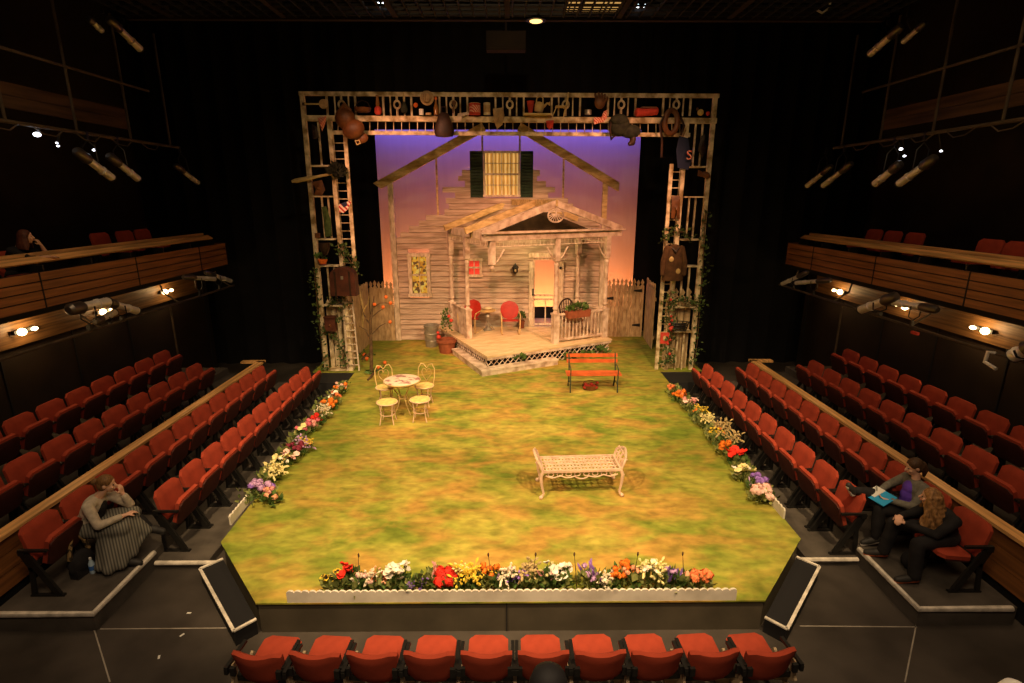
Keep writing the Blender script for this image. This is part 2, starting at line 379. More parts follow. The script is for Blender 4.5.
# seating platforms
for sx, nm in ((-1, 'left'), (1, 'right')):
    def bx(x0, x1, y0, y1, z0, z1, mb=None): return (mb or MB()).box((sx * (x0 + x1) / 2, (y0 + y1) / 2, (z0 + z1) / 2), (x1 - x0, y1 - y0, z1 - z0))
    struct(f'floor_riser_low_{nm}', bx(4.10, 4.82, 6.36, 12.85, 0, .11), M['riser'])
    struct(f'floor_riser_second_{nm}', bx(4.82, 5.98, 5.28, 13.4, 0, .25), M['riser'])
    struct(f'floor_riser_third_{nm}', bx(6.25, 7.25, 4.2, 13.4, 0, .50), M['riser'])
    struct(f'floor_riser_top_{nm}', bx(7.25, 8.68, 4.2, 13.4, 0, .65), M['riser'])
    n = MB(); r = .032
    n.tube([(sx * 3.95, 6.36, .10), (sx * 4.80, 6.36, .10)], r, 8)
    struct(f'trim_nosing_low_{nm}', n, M['nosing'], True)
    n = MB(); n.tube([(sx * 5.92, 5.28, .235), (sx * 4.82, 5.28, .235), (sx * 4.82, 6.40, .235)], r + .003, 8)
    struct(f'trim_nosing_second_{nm}', n, M['nosing'], True)
    # timber rail wall between second and third rows
    w = MB()
    for k in range(3): bx(6.06, 6.10, 3.6, 12.75, .30 + .225 * k, .515 + .225 * k, w)
    rw = thing('rail_wall', f'long oak topped rail dividing the {nm} seats, third row from second', 'rail', (0, 0, 0))
    part('board_panel', w, M['oakdark'], rw, False)
    part('core_panel', bx(6.10, 6.22, 3.6, 12.75, 0, .96), M['black'], rw, False)
    t = bx(6.00, 6.17, 3.6, 12.80, .97, 1.015); bx(6.00, 6.55, 12.70, 12.86, .97, 1.015, t)
    part('top_rail', t, M['oak'], rw, False)
    # corner steps with pale edging
    poly = [(sx * 2.97 + .0, 5.20), (sx * 3.14, 5.02), (sx * 4.10, 6.08), (sx * 3.90, 6.28)]
    if sx < 0: poly = [(x + .06, y + .02) for x, y in poly]
    st = thing('stage_step', f'black corner step with pale tape edging at {nm} front corner of platform', 'step')
    part('tread', MB().prism(poly if sx > 0 else poly[::-1], 0, .2), M['black'], st, False)
    P = [Vector((p[0], p[1], .207)) for p in poly]; tp = MB()
    for a, b in ((0, 1), (1, 2), (2, 3)): tp.bar(P[a], P[b], .035, .018)
    part('edge_tape', tp, M['nosing'], st, False)
tp = MB()
for a, b in (((100, 629), (230, 628)), ((94, 629), (110, 682)), ((800, 626), (917, 627)), ((916, 626), (905, 682))):
    p = onZ(*a, .003); q = onZ(*b, .003); tp.bar(p, q, .014, .004)
struct('trim_floor_tape', tp, M['tape'])
for k, (u, v) in enumerate(((189, 613), (182, 635), (159, 657), (176, 560))):
    p = onZ(u, v, .002); mk = MB().box(p, (.05, .022, .004), Matrix.Rotation(k, 3, 'Z'))
    solo('tape_mark', mk, M['paper'], ['small white tape mark on dark floor nearest the left stage step', 'small white tape mark on floor, middle of the three left marks', 'small white tape mark on floor closest to the bottom edge at left', 'small white tape speck at the foot of the left low riser'][k], 'tape', 'tape marks on the left floor', False)

# ------------------------------------------------------------------ seats
def theatre_seat(flat, front=False):
    """faces local +Y, origin on the floor under the backrest"""
    w = .47 if front else .53; parts = []
    tb = Matrix.Translation((0, -.02, .60 if front else .655)) @ Matrix.Rotation(R(14 if front else 11), 4, 'X')
    mb = MB().panel(w, .38 if front else .46, .075, .07, 1.0 if front else .35, .02, tb)
    if front: mb.move(lambda v: Vector((v.x * (1 + .35 * (v.z - .62)), v.y, v.z + .3 * v.x * v.x * (1 if v.z > .60 else -.6))))
    parts.append(('backrest', mb.mesh('backrest', M['seat']), {}))
    if flat: ts = Matrix.Translation((0, .29, .46)) @ Matrix.Rotation(R(-84), 4, 'X')
    else: ts = Matrix.Translation((0, .215, .585)) @ Matrix.Rotation(R(-17), 4, 'X')
    sw = .40 if front else w - .02
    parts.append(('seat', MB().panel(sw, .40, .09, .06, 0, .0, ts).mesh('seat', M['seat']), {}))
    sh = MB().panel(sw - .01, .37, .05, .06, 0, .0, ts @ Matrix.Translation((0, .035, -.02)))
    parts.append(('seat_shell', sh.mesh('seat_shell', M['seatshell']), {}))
    for s in (-1, 1):
        a = MB().box((s * .286, .10, .635), (.034, .34, .03)); a.box((s * .286, -.04, .60), (.034, .07, .06))
        parts.append(('armrest', a.mesh('armrest', M['blackmetal'], False), {}))
        l = MB(); x = s * .272
        if front:
            l.bar((x, .02, .62), (x, .02, .40), .03, .06); l.bar((x, -.02, .44), (x, .40, .015), .028, .05); l.bar((x, .34, .44), (x, -.22, .015), .028, .05)
            parts.append(('leg', l.mesh('leg', M['tanmetal'], False), {}))
        else:
            l.bar((x, -.05, .63), (x, .06, .36), .03, .10); l.bar((x, .0, .56), (x, .27, .02), .034, .075); l.bar((x, .02, .40), (x, -.02, .02), .03, .05); l.box((x, .14, .012), (.045, .40, .024))
            parts.append(('leg', l.mesh('leg', M['blackmetal'], False), {}))
    br = MB().box((0, .055, .43), (.53, .05, .06)); parts.append(('crossbar', br.mesh('crossbar', M['blackmetal'], False), {}))
    if front:
        for s in (-1, 1):
            k = MB().box((s * .225, -.055, .60), (.05, .03, .09)); parts.append(('back_bracket', k.mesh('back_bracket', M['blackmetal'], False), {}))
    return parts
KIT = {k: theatre_seat(*a) for k, a in dict(up=(False,), down=(True,), front=(True, True)).items()}
def seat(kit, loc, rz, label, group):
    t = thing('theatre_seat', label, 'seat', loc, rz, group)
    for n, me, pr in KIT[kit]: put(n, me, t, **pr)
    return t
DY = .615
ROWS = [('lowest row', 4.80, .11, 6.60, 10, 'A'), ('second row', 5.70, .25, 5.72, 11, 'B'), ('third row', 6.80, .50, 5.80, 10, 'C'), ('top row', 7.80, .65, 7.45, 8, 'D')]
RY = dict(A=(6.88, 6.74), B=(5.84, 5.82), C=(5.70, 5.82), D=(7.46, 7.40)); DYS = dict(A=(.592, .625), B=(.60, .615), C=(.615, .615), D=(.615, .622))
for nm, x, z, _, n, key in ROWS:
    for sx, side in ((-1, 'left'), (1, 'right')):
        y0 = RY[key][0 if sx < 0 else 1]; DY = DYS[key][0 if sx < 0 else 1]
        for k in range(n):
            occupied = key == 'B' and ((sx < 0 and k == 1) or (sx > 0 and k in (0, 1)))
            lab = f'{"folded" if not occupied else "occupied"} rust red seat, {ORD[k]} from the near end of the {nm}, {side} bank'
            seat('down' if occupied else 'up', (sx * x, y0 + DY * k, z), -sx * R(-90) if sx > 0 else R(-90), lab, f'{side} bank seats, {nm}')
for k in range(10):
    lab = f'rust red chair seen from behind, {ORD[k]} from the left in the foreground row'
    if k == 0: lab = 'rust red chair seen from behind, leftmost of the foreground row'
    if k == 9: lab = 'rust red chair seen from behind, rightmost of the foreground row'
    seat('front', (-2.36 + .538 * k, 4.16, 0), R((4.5 - k) * -1.2), lab, 'foreground row of chairs')

# ------------------------------------------------------------------ side galleries
def stage_light(p0, p1, r, label, hang=None, group=None, dark=False):
    """profile spot from its lamp end p0 to its lens end p1, hung from a pipe point"""
    p0 = Vector(p0); p1 = Vector(p1); d = (p1 - p0); L = d.length; d.normalize(); mid = p0 + d * L * .45
    t = thing('stage_light', label, 'stage light', mid, 0, group); q = lambda f: d * (L * (f - .45))
    part('lamp_housing', MB().tube([q(0), q(.05), q(.30), q(.36)], [r * .6, r * 1.05, r * 1.15, r * .85], 12), M['darksteel'], t)
    part('barrel', MB().tube([q(.34), q(.70), q(.705), q(.74), q(.745), q(1)], [r * .82, r * .82, r * 1.0, r * 1.0, r * .86, r * .92], 12), M['lightgrey'], t)
    part('lens_ring', MB().tube([q(.985), q(1.012)], [r * 1.02, r * 1.02], 12), M['blackmetal'], t)
    s = d.cross(Vector((0, 0, 1))).normalized() * r * 1.35
    h = (Vector(hang) - mid) if hang is not None else Vector((0, 0, r * 3.2))
    part('yoke', MB().tube([q(.45) + s, q(.45) + s + h * .55, h * .75, q(.45) - s + h * .55, q(.45) - s], r * .14, 6), M['blackmetal'], t)
    part('clamp', MB().box(h * .92, (r * .7, r * .7, max(.05, h.length * .25))), M['blackmetal'], t, False)
    return t
for sx, nm in ((-1, 'left'), (1, 'right')):
    def bx(x0, x1, y0, y1, z0, z1, mb=None): return (mb or MB()).box((sx * (x0 + x1) / 2, (y0 + y1) / 2, (z0 + z1) / 2), (x1 - x0, y1 - y0, z1 - z0))
    struct(f'floor_gallery_{nm}', bx(7.95, 10.4, 2.0, 15.1, 2.98, 3.08), M['black']); struct(f'floor_gallery_step_{nm}', bx(8.55, 10.4, 10.3 if sx < 0 else 2.0, 15.1, 3.08, 3.29), M['black'])
    g = thing('balcony_parapet', f'slatted oak balcony front with lit armrest shelf along the {nm} wall', 'balcony front')
    s = MB()
    for k, (z0, z1) in enumerate(((3.115, 3.245), (3.265, 3.395), (3.415, 3.545), (3.565, 3.695))): bx(7.78, 7.82, 2.0, 15.1, z0, z1, s)
    part('slat_board', s, M['oakdark'], g, False)
    part('backing', bx(7.83, 7.86, 2.0, 15.1, 3.10, 3.70), M['black'], g, False)
    for y in (4.2, 6.6, 9.0, 11.4, 13.8): part('panel_joint', bx(7.772, 7.785, y, y + .025, 3.11, 3.70), M['black'], g, False)
    e = bx(7.78, 8.3, 15.08, 15.12, 3.11, 3.70); part('end_board', e, M['oakdark'], g, False)
    part('arm_shelf', MB().box((sx * 8.10, 8.5, 3.87), (.16, 13.0, .03), Matrix.Rotation(-sx * R(32), 3, 'Y')), M['oak'], g, False)
    part('hand_rail', bx(8.27, 8.32, 2.0, 15.0, 3.915, 3.975), M['oak'], g, False)
    for k in range(12): part('shelf_bracket', bx(7.86, 8.3, 2.6 + 1.1 * k, 2.63 + 1.1 * k, 3.68, 3.80), M['blackmetal'], g, False)
    v = MB()
    for k in range(3): bx(8.60, 8.66, 2.0, 14.9, 2.38 + .2 * k, 2.575 + .2 * k, v)
    struct(f'trim_valance_{nm}', v, M['valance'])
    # lighting pipe under the gallery
    pp = thing('lighting_pipe', f'steel lighting pipe slung below the {nm} balcony front', 'pipe')
    part('pipe_run', MB().tube([(sx * 7.62, 2.0, 2.55), (sx * 7.62, 15.0, 2.55)], .026, 8), M['pipe'], pp)
    for y in (4.0, 7.0, 9.9, 12.4, 14.8):
        part('hanger', MB().tube([(sx * 7.62, y, 2.55), (sx * 7.95, y, 2.78), (sx * 8.0, y, 3.0)], .018, 6), M['pipe'], pp)
    po = MB().tube([(sx * 7.66, 12.1, 0.60 if False else .65), (sx * 7.66, 12.1, 2.55)], .022, 8)
    solo('support_post', po, M['pipe'], f'thin steel post under the {nm} balcony pipe behind the seats', 'post')
# wall lamps under the galleries, each with its reflection as a smaller bulb
for (u, v, side, wt, word) in ((22, 332, -1, 30, 'near the left edge'), (165, 292, -1, 22, 'at the far end of left balcony'), (103, 312, -1, 8, 'hidden behind spotlights, left balcony'), (840, 292, 1, 22, 'at the far end of right balcony'), (905, 307, 1, 10, 'behind the long spotlight, right balcony'), (985, 331, 1, 30, 'near the right edge')):
    p = onX(u, v, side * 8.50)
    t = thing('wall_lamp', f'glowing bulb wall lamp and its reflection under the balcony, {word}', 'wall lamp', p, 0, 'twin bulb lamps under the balconies')
    part('bracket', MB().box((side * .06, .1, -.0), (.06, .42, .07)), M['blackmetal'], t, False)
    part('bulb', MB().ball((0, 0, 0), (.065, .075, .065), 12, 8), M['bulb'], t); part('bulb', MB().ball((0, .26, .0), (.045, .06, .035), 12, 8), M['bulb'], t)  # the smaller glowing ball is the big bulb's reflection built as a shape
    lo = point('bulb_light', p + Vector((-side * .16, .05, .05)), wt * .42, (1, .60, .24), .05)
# spotlights on the lower pipes (pixel pairs turned into points on the pipe's plane)
LOW = [((68, 310), (108, 302), -7.55, .10, 'long silver spotlight on the left lower pipe, lamp end toward us'), ((103, 301), (137, 311), -7.6, .085, 'shorter spotlight crossing behind the long one, left lower pipe'), ((95, 322), (115, 312), -7.7, .07, 'dark spotlight tucked under the pair on the left lower pipe'),
       ((183, 277), (215, 279), -7.55, .06, 'slim spotlight at the far end of left lower pipe'), ((205, 272), (231, 281), -7.6, .06, 'outermost spotlight pointing at the stage, left lower pipe'),
       ((808, 272), (782, 284), 7.6, .06, 'outermost spotlight pointing at the stage, right lower pipe'), ((831, 280), (796, 283), 7.55, .06, 'slim level spotlight at the far end of right lower pipe'), ((897, 296), (861, 310), 7.55, .10, 'long silver spotlight angled down on the right lower pipe'),
       ((938, 310), (893, 302), 7.6, .075, 'grey spotlight lying nearly level on the right lower pipe'), ((1034, 346), (1013, 356), 7.5, .11, 'silver spotlight cut by the right edge of the picture')]
for a, b, x, r, lab in LOW:
    p = onX(*a, x); q = onX(*b, x); stage_light(p, q, r, lab, (math.copysign(7.62, x), (p.y + q.y) / 2, 2.58), 'spotlights on the lower balcony pipes')
cl = MB().tube([Vector((7.62, onX(988, 352, 7.5).y, 2.55)), onX(988, 352, 7.5), onX(985, 362, 7.5), onX(996, 369, 7.5)], .03, 6); solo('safety_hook', cl, M['lightgrey'], 'pale curved hook hanging beside the spotlight at right edge', 'hook')
rd = MB().box(onX(915, 333, 7.55), (.05, .16, .05)); solo('red_tag', rd, M['red'], 'small red tag on the right lower lighting pipe', 'tag')
# upper galleries: pipe rails, uprights, dim boards and spotlights
for sx, nm in ((-1, 'left'), (1, 'right')):
    f = thing('pipe_frame', f'dim upper pipe frame hanging above the {nm} balcony', 'pipe frame')
    part('lower_pipe', MB().tube([(sx * 7.8, 3.0, 6.05), (sx * 7.8, 13.6, 6.05)], .032, 8), M['pipe'], f)
    part('upper_pipe', MB().tube([(sx * 7.8, 3.0, 7.14), (sx * 7.8, 12.8, 7.14)], .025, 8), M['pipe'], f)
    for y in (5.0, 7.6, 9.05, 10.5, 11.95, 13.3): part('upright', MB().tube([(sx * 7.8, y, 6.05), (sx * 7.8, y, 8.4)], .024, 8), M['pipe'], f)
    b = MB()
    for k in range(2): b.box((sx * 8.35, 9.4, 6.45 + .21 * k), (.04, 6.8, .20))
    solo('gallery_board', b, M['boarddim'], f'dim wooden boards behind the upper pipe frame on the {nm}', 'boards', smooth=False)
    cb = MB()
    for k in range(5): 
        y = 8.6 + k * .9; cb.tube([(sx * 7.78, y, 6.04), (sx * 7.76, y + .2, 5.93), (sx * 7.76, y + .45, 5.92), (sx * 7.78, y + .65, 6.04)], .012, 5)
    solo('cable', cb, M['pipe'], f'black looping cable under the upper {nm} pipe', 'cable')
UP = [((108, 18), (140, 49), -7.8, .085, 'bright spotlight high at top left, highest of the left ones'), ((75, 150), (112, 178), -7.75, .085, 'nearer of two bright spotlights under the upper left pipe'), ((108, 155), (138, 179), -7.75, .08, 'farther of two bright spotlights under the upper left pipe'), ((175, 165), (198, 183), -7.7, .065, 'faint spotlight farthest along the upper left pipe'), ((88, 18), (102, 31), -8.0, .06, 'dim spotlight beside the highest one at top left'),
      ((902, 26), (870, 54), 7.8, .085, 'bright spotlight high at top right, left of its pair'), ((926, 22), (903, 42), 8.0, .06, 'dim spotlight high at top right, right of its pair'), ((832, 166), (807, 186), 7.7, .07, 'spotlight farthest along the upper right pipe'), ((852, 163), (823, 186), 7.7, .075, 'second farthest spotlight under the upper right pipe'), ((901, 163), (875, 184), 7.75, .085, 'short bright spotlight under the upper right pipe'), ((936, 157), (899, 184), 7.75, .085, 'long bright spotlight nearest us under the upper right pipe')]
for a, b, x, r, lab in UP:
    p = onX(*a, x); q = onX(*b, x); stage_light(p, q, r, lab, (math.copysign(7.8, x), (p.y + q.y) / 2, 6.06 if (p.z + q.z) / 2 < 6.2 else 8.4), 'spotlights on the upper pipes')
for k, (u, v, x, r, lab) in enumerate(((37, 134.5, -7.9, .055, 'bright white indicator lamp at the left under the upper pipe'), (57, 143, -7.9, .022, 'tiny upper white indicator beside the nearer left spotlight'), (58, 146, -7.9, .022, 'tiny lower white indicator beside the nearer left spotlight'), (94, 150, -7.9, .03, 'small flat white indicator between the two left spotlights'), (901, 149, 7.9, .035, 'small white indicator lamp under the upper right pipe'), (904.5, 156, 7.9, .028, 'lower small white indicator above the short right spotlight'), (941, 151, 7.9, .025, 'small white indicator beside the long right spotlight'))):
    q = onX(u, v, x); t = thing('indicator_lamp', lab, 'indicator lamp', q, 0, 'white indicator lamps'); part('lens', MB().ball((0, 0, 0), (r, r, r * .7), 8, 6), M['led'], t); part('hanger', MB().tube([(0, 0, r * .5), (math.copysign(7.8, x) - q.x, 0, 6.04 - q.z)], .012, 5), M['blackmetal'], t)
for side, us, word in ((-1, [102, 127, 145], 'left'), (1, [872, 891, 913, 990, 1019], 'right')):
    for k, u in enumerate(us):
        y = onX(u, 237, side * 8.72).y
        seat('down', (side * 8.75, y, 3.29), R(-90) if side < 0 else R(90), f'dim red balcony seat showing above the {word} shelf, {ORD[k]} from the ' + ('near end' if side < 0 else 'far end'), f'{word} balcony seats')
seat('down', (-8.75, 9.55, 3.12), R(-90), 'red balcony seat holding the dark haired person at far left', 'left balcony seats')
# overhead catwalk along the top of the picture
c = thing('catwalk', 'dark overhead catwalk crossing the top of the picture', 'catwalk', (0, 12, 8.3))
part('edge_beam', MB().box((0, 0, .12), (15, .12, .25)), M['wallbrown'], c, False)
part('edge_beam', MB().box((0, -2.6, .12), (15, .12, .25)), M['wallbrown'], c, False)
gr = MB()
for k in range(60): gr.box((-7.4 + .25 * k, -1.3, .05), (.03, 2.6, .05))
for k in range(10): gr.box((0, -.2 - .26 * k, .05), (15, .02, .04))
part('grating', gr, M['black'], c, False)
cr = MB()
for k in range(7): part('cross_beam', MB().box((-6.6 + 2.2 * k, -1.3, .1), (.1, 2.6, .16)), M['wallbrown'], c, False)

for u0, u1, lab in ((565, 581, 'smaller glowing panel standing for lit grating in the overhead catwalk'), (583.5, 622, 'larger glowing panel standing for lit grating in the overhead catwalk')):  # glowing panels stand in for catwalk grating lit from above
    a = onY(u0, 12, 11.2); b = onY(u1, 12, 11.2); t = thing('lit_grating', lab, 'light', ((a.x + b.x) / 2, 11.2, onY(590, 5, 11.2).z))
    w = b.x - a.x; part('glow_panel', MB().box((0, 0, .03), (w, .9, .02)), M['louvre'], t, False)
    lv = MB(); n = max(3, int(w / .15))
    for k in range(n + 1): lv.box((-w / 2 + w * k / n, 0, .01), (.025, .9, .02))
    for k in range(5): lv.box((0, -.45 + .9 * k / 4, .01), (w, .025, .02))
    part('grating_bars', lv, M['wallbrown'], t, False)
t = thing('work_light', 'glowing oval work light under the middle of the catwalk', 'light', onY(536, 21, 11.9))
part('shade', MB().lathe([(.02, .12), (.08, .1), (.19, .02), (.2, 0)], n=16), M['blackmetal'], t); part('lens', MB().ball((0, 0, -.005), (.13, .13, .025), 14, 6), M['glowwarm'], t)
for u, v, lab in ((378, 4, 'left tiny white lamp in the catwalk, outer of its pair'), (383.5, 4, 'left tiny white lamp in the catwalk, inner of its pair'), (638, 6, 'right tiny white lamp in the catwalk, inner of its pair'), (645, 6, 'right tiny white lamp in the catwalk, outer of its pair')):
    solo('indicator_lamp', MB().ball((0, 0, 0), .032, 8, 6), M['led'], lab, 'indicator lamp', 'white indicator lamps', loc=onY(u, v, 11.5))
hk = MB().tube([onY(817, 10, 11.5), onY(822, 13, 11.5), onY(829, 8, 11.5), onY(831, 0, 11.5), onY(831, -8, 11.5)], .02, 6); solo('cable_loop', hk, M['lightgrey'], 'pale cable loop dangling from the catwalk at top right', 'cable')
bxx = MB().box((0, 0, 0), (.95, .3, .42)); bxx.box((0, -.16, 0), (.85, .02, .34)); bxx.box((0, .1, 2.6), (.05, .05, 5.0)); solo('speaker_box', bxx, M['wallbrown'], 'faint dark speaker box above the middle of the portal', 'speaker', smooth=False, loc=onY(506, 42, 14.6))

# ------------------------------------------------------------------ backdrop
o = solo('sky_cloth', MB().box((.04, 19.52, 3.75), (9.06, .04, 6.75)), M['cyc'], 'seamless sky backdrop glowing blue above and orange below behind the house', 'backdrop', smooth=False)
o['kind'] = 'structure'
struct('trim_border_cloth', drape(-10, 10, 18.35, 7.02, 11.4), M['drape'], True)
for sx in (-1, 1): struct('trim_leg_cloth', drape(onY(378.5 if sx < 0 else 637.5, 200, 18.3).x, sx * 10, 18.3, 0, 11.4, .04), M['drape'], True)
struct('trim_ground_row', MB().box((0, 18.45, .62), (9.4, .06, 1.24)), M['black'])

# ------------------------------------------------------------------ house front
YW = 17.10
def wz(v): return onY(512, v, YW).z
def wx(u, v=250): return onY(u, v, YW).x
h = thing('house_front', 'weathered clapboard house front with stepped broken top edge and bare rafters', 'house', (0, YW, .42))
rows = []
def zrow(z): return z - .42
stepped = [(205.5, 200, 462.3, 539.7, 0), (175, 170, 462, 540, 1)]
def cut(x0, x1, z0, z1, mb):
    """one clapboard with the openings taken out"""
    holes = [(-3.13, -2.46, 1.86, 3.23), (-1.27, -.85, 2.5, 3.04), (.80, 1.62, .0, 3.10), (-.73, .38, 4.94, 6.25)]
    segs = [(x0, x1)]
    for a, b, c, d in holes:
        if z1 > c + .03 and z0 < d - .03:
            ns = []
            for p, q in segs:
                if b <= p or a >= q: ns.append((p, q)); continue
                if a > p: ns.append((p, a))
                if b < q: ns.append((b, q))
            segs = ns
    for p, q in segs:
        if q - p < .02: continue
        za, zb = z0 - .42, z1 - .42
        mb.add([(p, -.045, za), (q, -.045, za), (q, .03, za), (p, .03, za), (p, -.004, zb), (q, -.004, zb), (q, .03, zb), (p, .03, zb)],
               [(3, 2, 1, 0), (4, 5, 6, 7), (0, 1, 5, 4), (1, 2, 6, 5), (2, 3, 7, 6), (3, 0, 4, 7)])
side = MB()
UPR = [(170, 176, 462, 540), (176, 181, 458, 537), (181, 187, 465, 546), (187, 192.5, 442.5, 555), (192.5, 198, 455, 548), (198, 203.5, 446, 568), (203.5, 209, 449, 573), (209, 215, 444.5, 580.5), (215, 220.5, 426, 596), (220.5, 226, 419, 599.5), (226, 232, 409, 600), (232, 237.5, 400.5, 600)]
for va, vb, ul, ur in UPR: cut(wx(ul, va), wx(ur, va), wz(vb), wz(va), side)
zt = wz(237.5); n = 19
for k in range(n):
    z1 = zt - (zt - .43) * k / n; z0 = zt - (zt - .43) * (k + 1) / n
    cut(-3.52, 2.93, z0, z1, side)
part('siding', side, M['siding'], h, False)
def wbar(a, b, w, t=.10, dy=0): # bar between two pixels on the wall plane, in house coordinates
    p = onY(*a, YW); q = onY(*b, YW); o = Vector((0, YW, .42))
    return MB().bar(p - o + Vector((0, dy, 0)), q - o + Vector((0, dy, 0)), w, t, (0, 1, 0))
def wbar2(x0, z0, x1, z1, w, t=.1, dy=-.04): return MB().bar((x0, dy, z0 - .42), (x1, dy, z1 - .42), t, w, (0, 1, 0))
def raf(a, b):
    p = onY(*a, YW); q = onY(*b, YW); mb = MB(); d = (q - p).normalized(); nrm = Vector((-d.z, 0, d.x)) * .12
    pts = [(p + nrm - d * .0), (q + nrm), (q - nrm), (p - nrm + d * .12)]
    mb.prism_xz([(v.x, v.z - .42) for v in pts], -.12, .02); return mb
part('rafter', raf((376, 187), (484, 127)), M['lumber'], h, False)
part('rafter', raf((620, 188), (519, 127)), M['lumber'], h, False)
part('corner_post', MB().box((-3.55, -.03, 2.50), (.16, .14, 5.0)), M['trim'], h, False)
part('corner_post', MB().box((2.98, -.03, 1.85), (.14, .14, 3.7)), M['trim'], h, False)
part('corner_post', MB().box((2.97, -.02, 4.32), (.15, .12, 1.25)), M['lumber'], h, False)
for u, v0, v1 in ((482.3, 131, 153), (519.8, 131, 153), (438, 157, 188), (438, 186, 216), (563, 157, 200)):
    if v0 == 186: continue
    p = onY(u, v0, YW); q = onY(u, v1 if u != 438 else 216, YW)
    part('stud', MB().box((q.x, .03, (p.z + q.z) / 2 - .42), (.055, .05, p.z - q.z)), M['lumber'], h, False)
# windows of the house
def house_window(x0, x1, z0, z1, nx, nz, curt, wdt=.09, label=None):
    f = MB(); zc = (z0 + z1) / 2 - .42; xc = (x0 + x1) / 2
    for x in (x0, x1): f.box((x, -.05, zc), (wdt, .10, z1 - z0 + wdt))
    for z in (z0, z1): f.box((xc, -.055, z - .42), (x1 - x0 + wdt * 1.5, .11, wdt))
    w = part('window_frame', f, M['trim'], h, False)
    g = MB()
    for k in range(1, nx): g.box((x0 + (x1 - x0) * k / nx, -.02, zc), (.022, .04, z1 - z0))
    for k in range(1, nz): g.box((xc, -.02, z0 + (z1 - z0) * k / nz - .42), (x1 - x0, .04, .055 if k * 2 == nz else .022))
    part('sash_bars', g, M['trim'], w, False)
    c = MB(); n = 28; vs = []
    for k in range(n + 1):
        x = x0 + (x1 - x0) * k / n; y = .05 + (.028 * math.sin(k * 1.9) + .012 * math.sin(k * .7) if curt != 'mosaic' else 0)
        vs += [(x, y, z0 - .42), (x, y, z1 - .42)]
    c.add(vs, [(2 * k, 2 * k + 2, 2 * k + 3, 2 * k + 1) for k in range(n)])
    part('curtain' if curt != 'mosaic' else 'pane', c, M[curt], w)
    return w
house_window(-.70, .35, 4.96, 6.22, 4, 4, 'curtain', .06)
house_window(-3.08, -2.50, 1.90, 3.18, 2, 2, 'mosaic', .11)
house_window(-1.27, -.85, 2.52, 3.03, 2, 2, 'redcurtain', .08)
for xa, xb in ((-1.13, -.74), (.39, .77)):
    s = MB(); zc = 5.58 - .42; s.box(((xa + xb) / 2, -.04, zc), (xb - xa, .04, 1.34)); sh = part('shutter', s, M['shutter'], h, False)
    l = MB()
    for k in range(14): l.box(((xa + xb) / 2, -.068, zc - .58 + .089 * k), (xb - xa - .09, .03, .03), Matrix.Rotation(R(35), 3, 'X'))
    part('louvre', l, M['shutter'], sh, False)
df = MB(); df.box((.735, -.05, 1.34), (.13, .12, 2.75 - .35)); df.box((1.69, -.05, 1.34), (.14, .12, 2.4)); df.box((1.21, -.05, 2.75), (1.12, .13, .15)); df.box((1.21, -.02, .42), (.9, .2, .06))
part('door_frame', df, M['trim'], h, False)
sd = MB(); sd.box((.835, -.01, 1.55), (.05, .04, 2.2)); sd.box((1.585, -.01, 1.55), (.05, .04, 2.2))
for z in (2.62, 1.46, 1.33, .52): sd.box((1.21, -.01, z), (.75, .04, .05))
sd.box((1.21, -.01, .93), (.035, .03, .8))
d = part('screen_door', sd, M['trim'], h, False)
part('handle', MB().box((.80, -.09, 1.58), (.05, .05, .22)), M['blackmetal'], d, False)
part('knob', MB().ball((1.66, -.13, 2.35), .045, 8, 6), M['blackmetal'], h)
part('backing_floor', MB().box((1.2, .65, .43), (1.4, 1.1, .04)), M['deck'], h, False)
# ------------------------------------------------------------------ porch, turned 26.5 degrees to the house
PA = R(26.5)
pr = thing('porch', 'wooden porch with turned posts, open rafters and lattice skirt, built onto the house', 'porch', (-.55, 13.62, .42), PA)
def PW(u, w, z=.87): return Vector((-.55 + u * math.cos(PA) - w * math.sin(PA), 13.62 + u * math.sin(PA) + w * math.cos(PA), z))
def umax(w): return max(0, min(4.06, (3.40 - .895 * w) / .446))
db = MB(); nb = 22
for k in range(nb):
    wa, wb = 3.78 * k / nb, 3.78 * (k + 1) / nb - .006
    db.prism([(0, wa), (umax(wa), wa), (umax(wb), wb), (0, wb)], .40, .45)
part('deck_boards', db, M['deck'], pr, False)
fb = MB(); fb.box((2.03, .03, .37), (4.02, .03, .085)); fb.box((.03, 1.85, .37), (.03, 3.6, .085)); fb.box((4.03, .9, .37), (.03, 1.7, .085))
part('edge_board', fb, M['chalk'], pr, False)
la = MB()
def lattice(p, q, z0, z1, mb, step=.165):
    p = Vector(p); q = Vector(q); L = (q - p).length; d = (q - p).normalized(); hh = z1 - z0; k = -hh
    while k < L:
        for sgn in (0, 1):
            a, b = max(0, k), min(L, k + hh); 
            if b > a:
                za, zb = z0 + (a - k), z0 + (b - k)
                if sgn: za, zb = z1 - (a - k), z1 - (b - k)
                mb.bar(p + d * a + Vector((0, 0, za)), p + d * b + Vector((0, 0, zb)), (.012), .030, d.cross(Vector((0, 0, 1))))
        k += step
lattice((.05, .06, 0), (4.0, .06, 0), .02, .33, la); lattice((.06, .1, 0), (.06, 3.4, 0), .02, .33, la); lattice((4.0, .1, 0), (4.0, 1.7, 0), .02, .33, la)
part('lattice_skirt', la, M['chalk'], pr, False)
sk = MB(); sk.box((2.0, .3, .17), (3.9, .02, .34)); sk.box((.3, 1.8, .17), (.02, 3.0, .34)); part('skirt_backing', sk, M['black'], pr, False)
stp = MB(); stp.prism([(-.27, -.26), (2.06, -.26), (2.06, .02), (.02, .02), (.02, 2.1), (-.20, 2.1)], .12, .165); part('step_tread', stp, M['chalk'], pr, False)
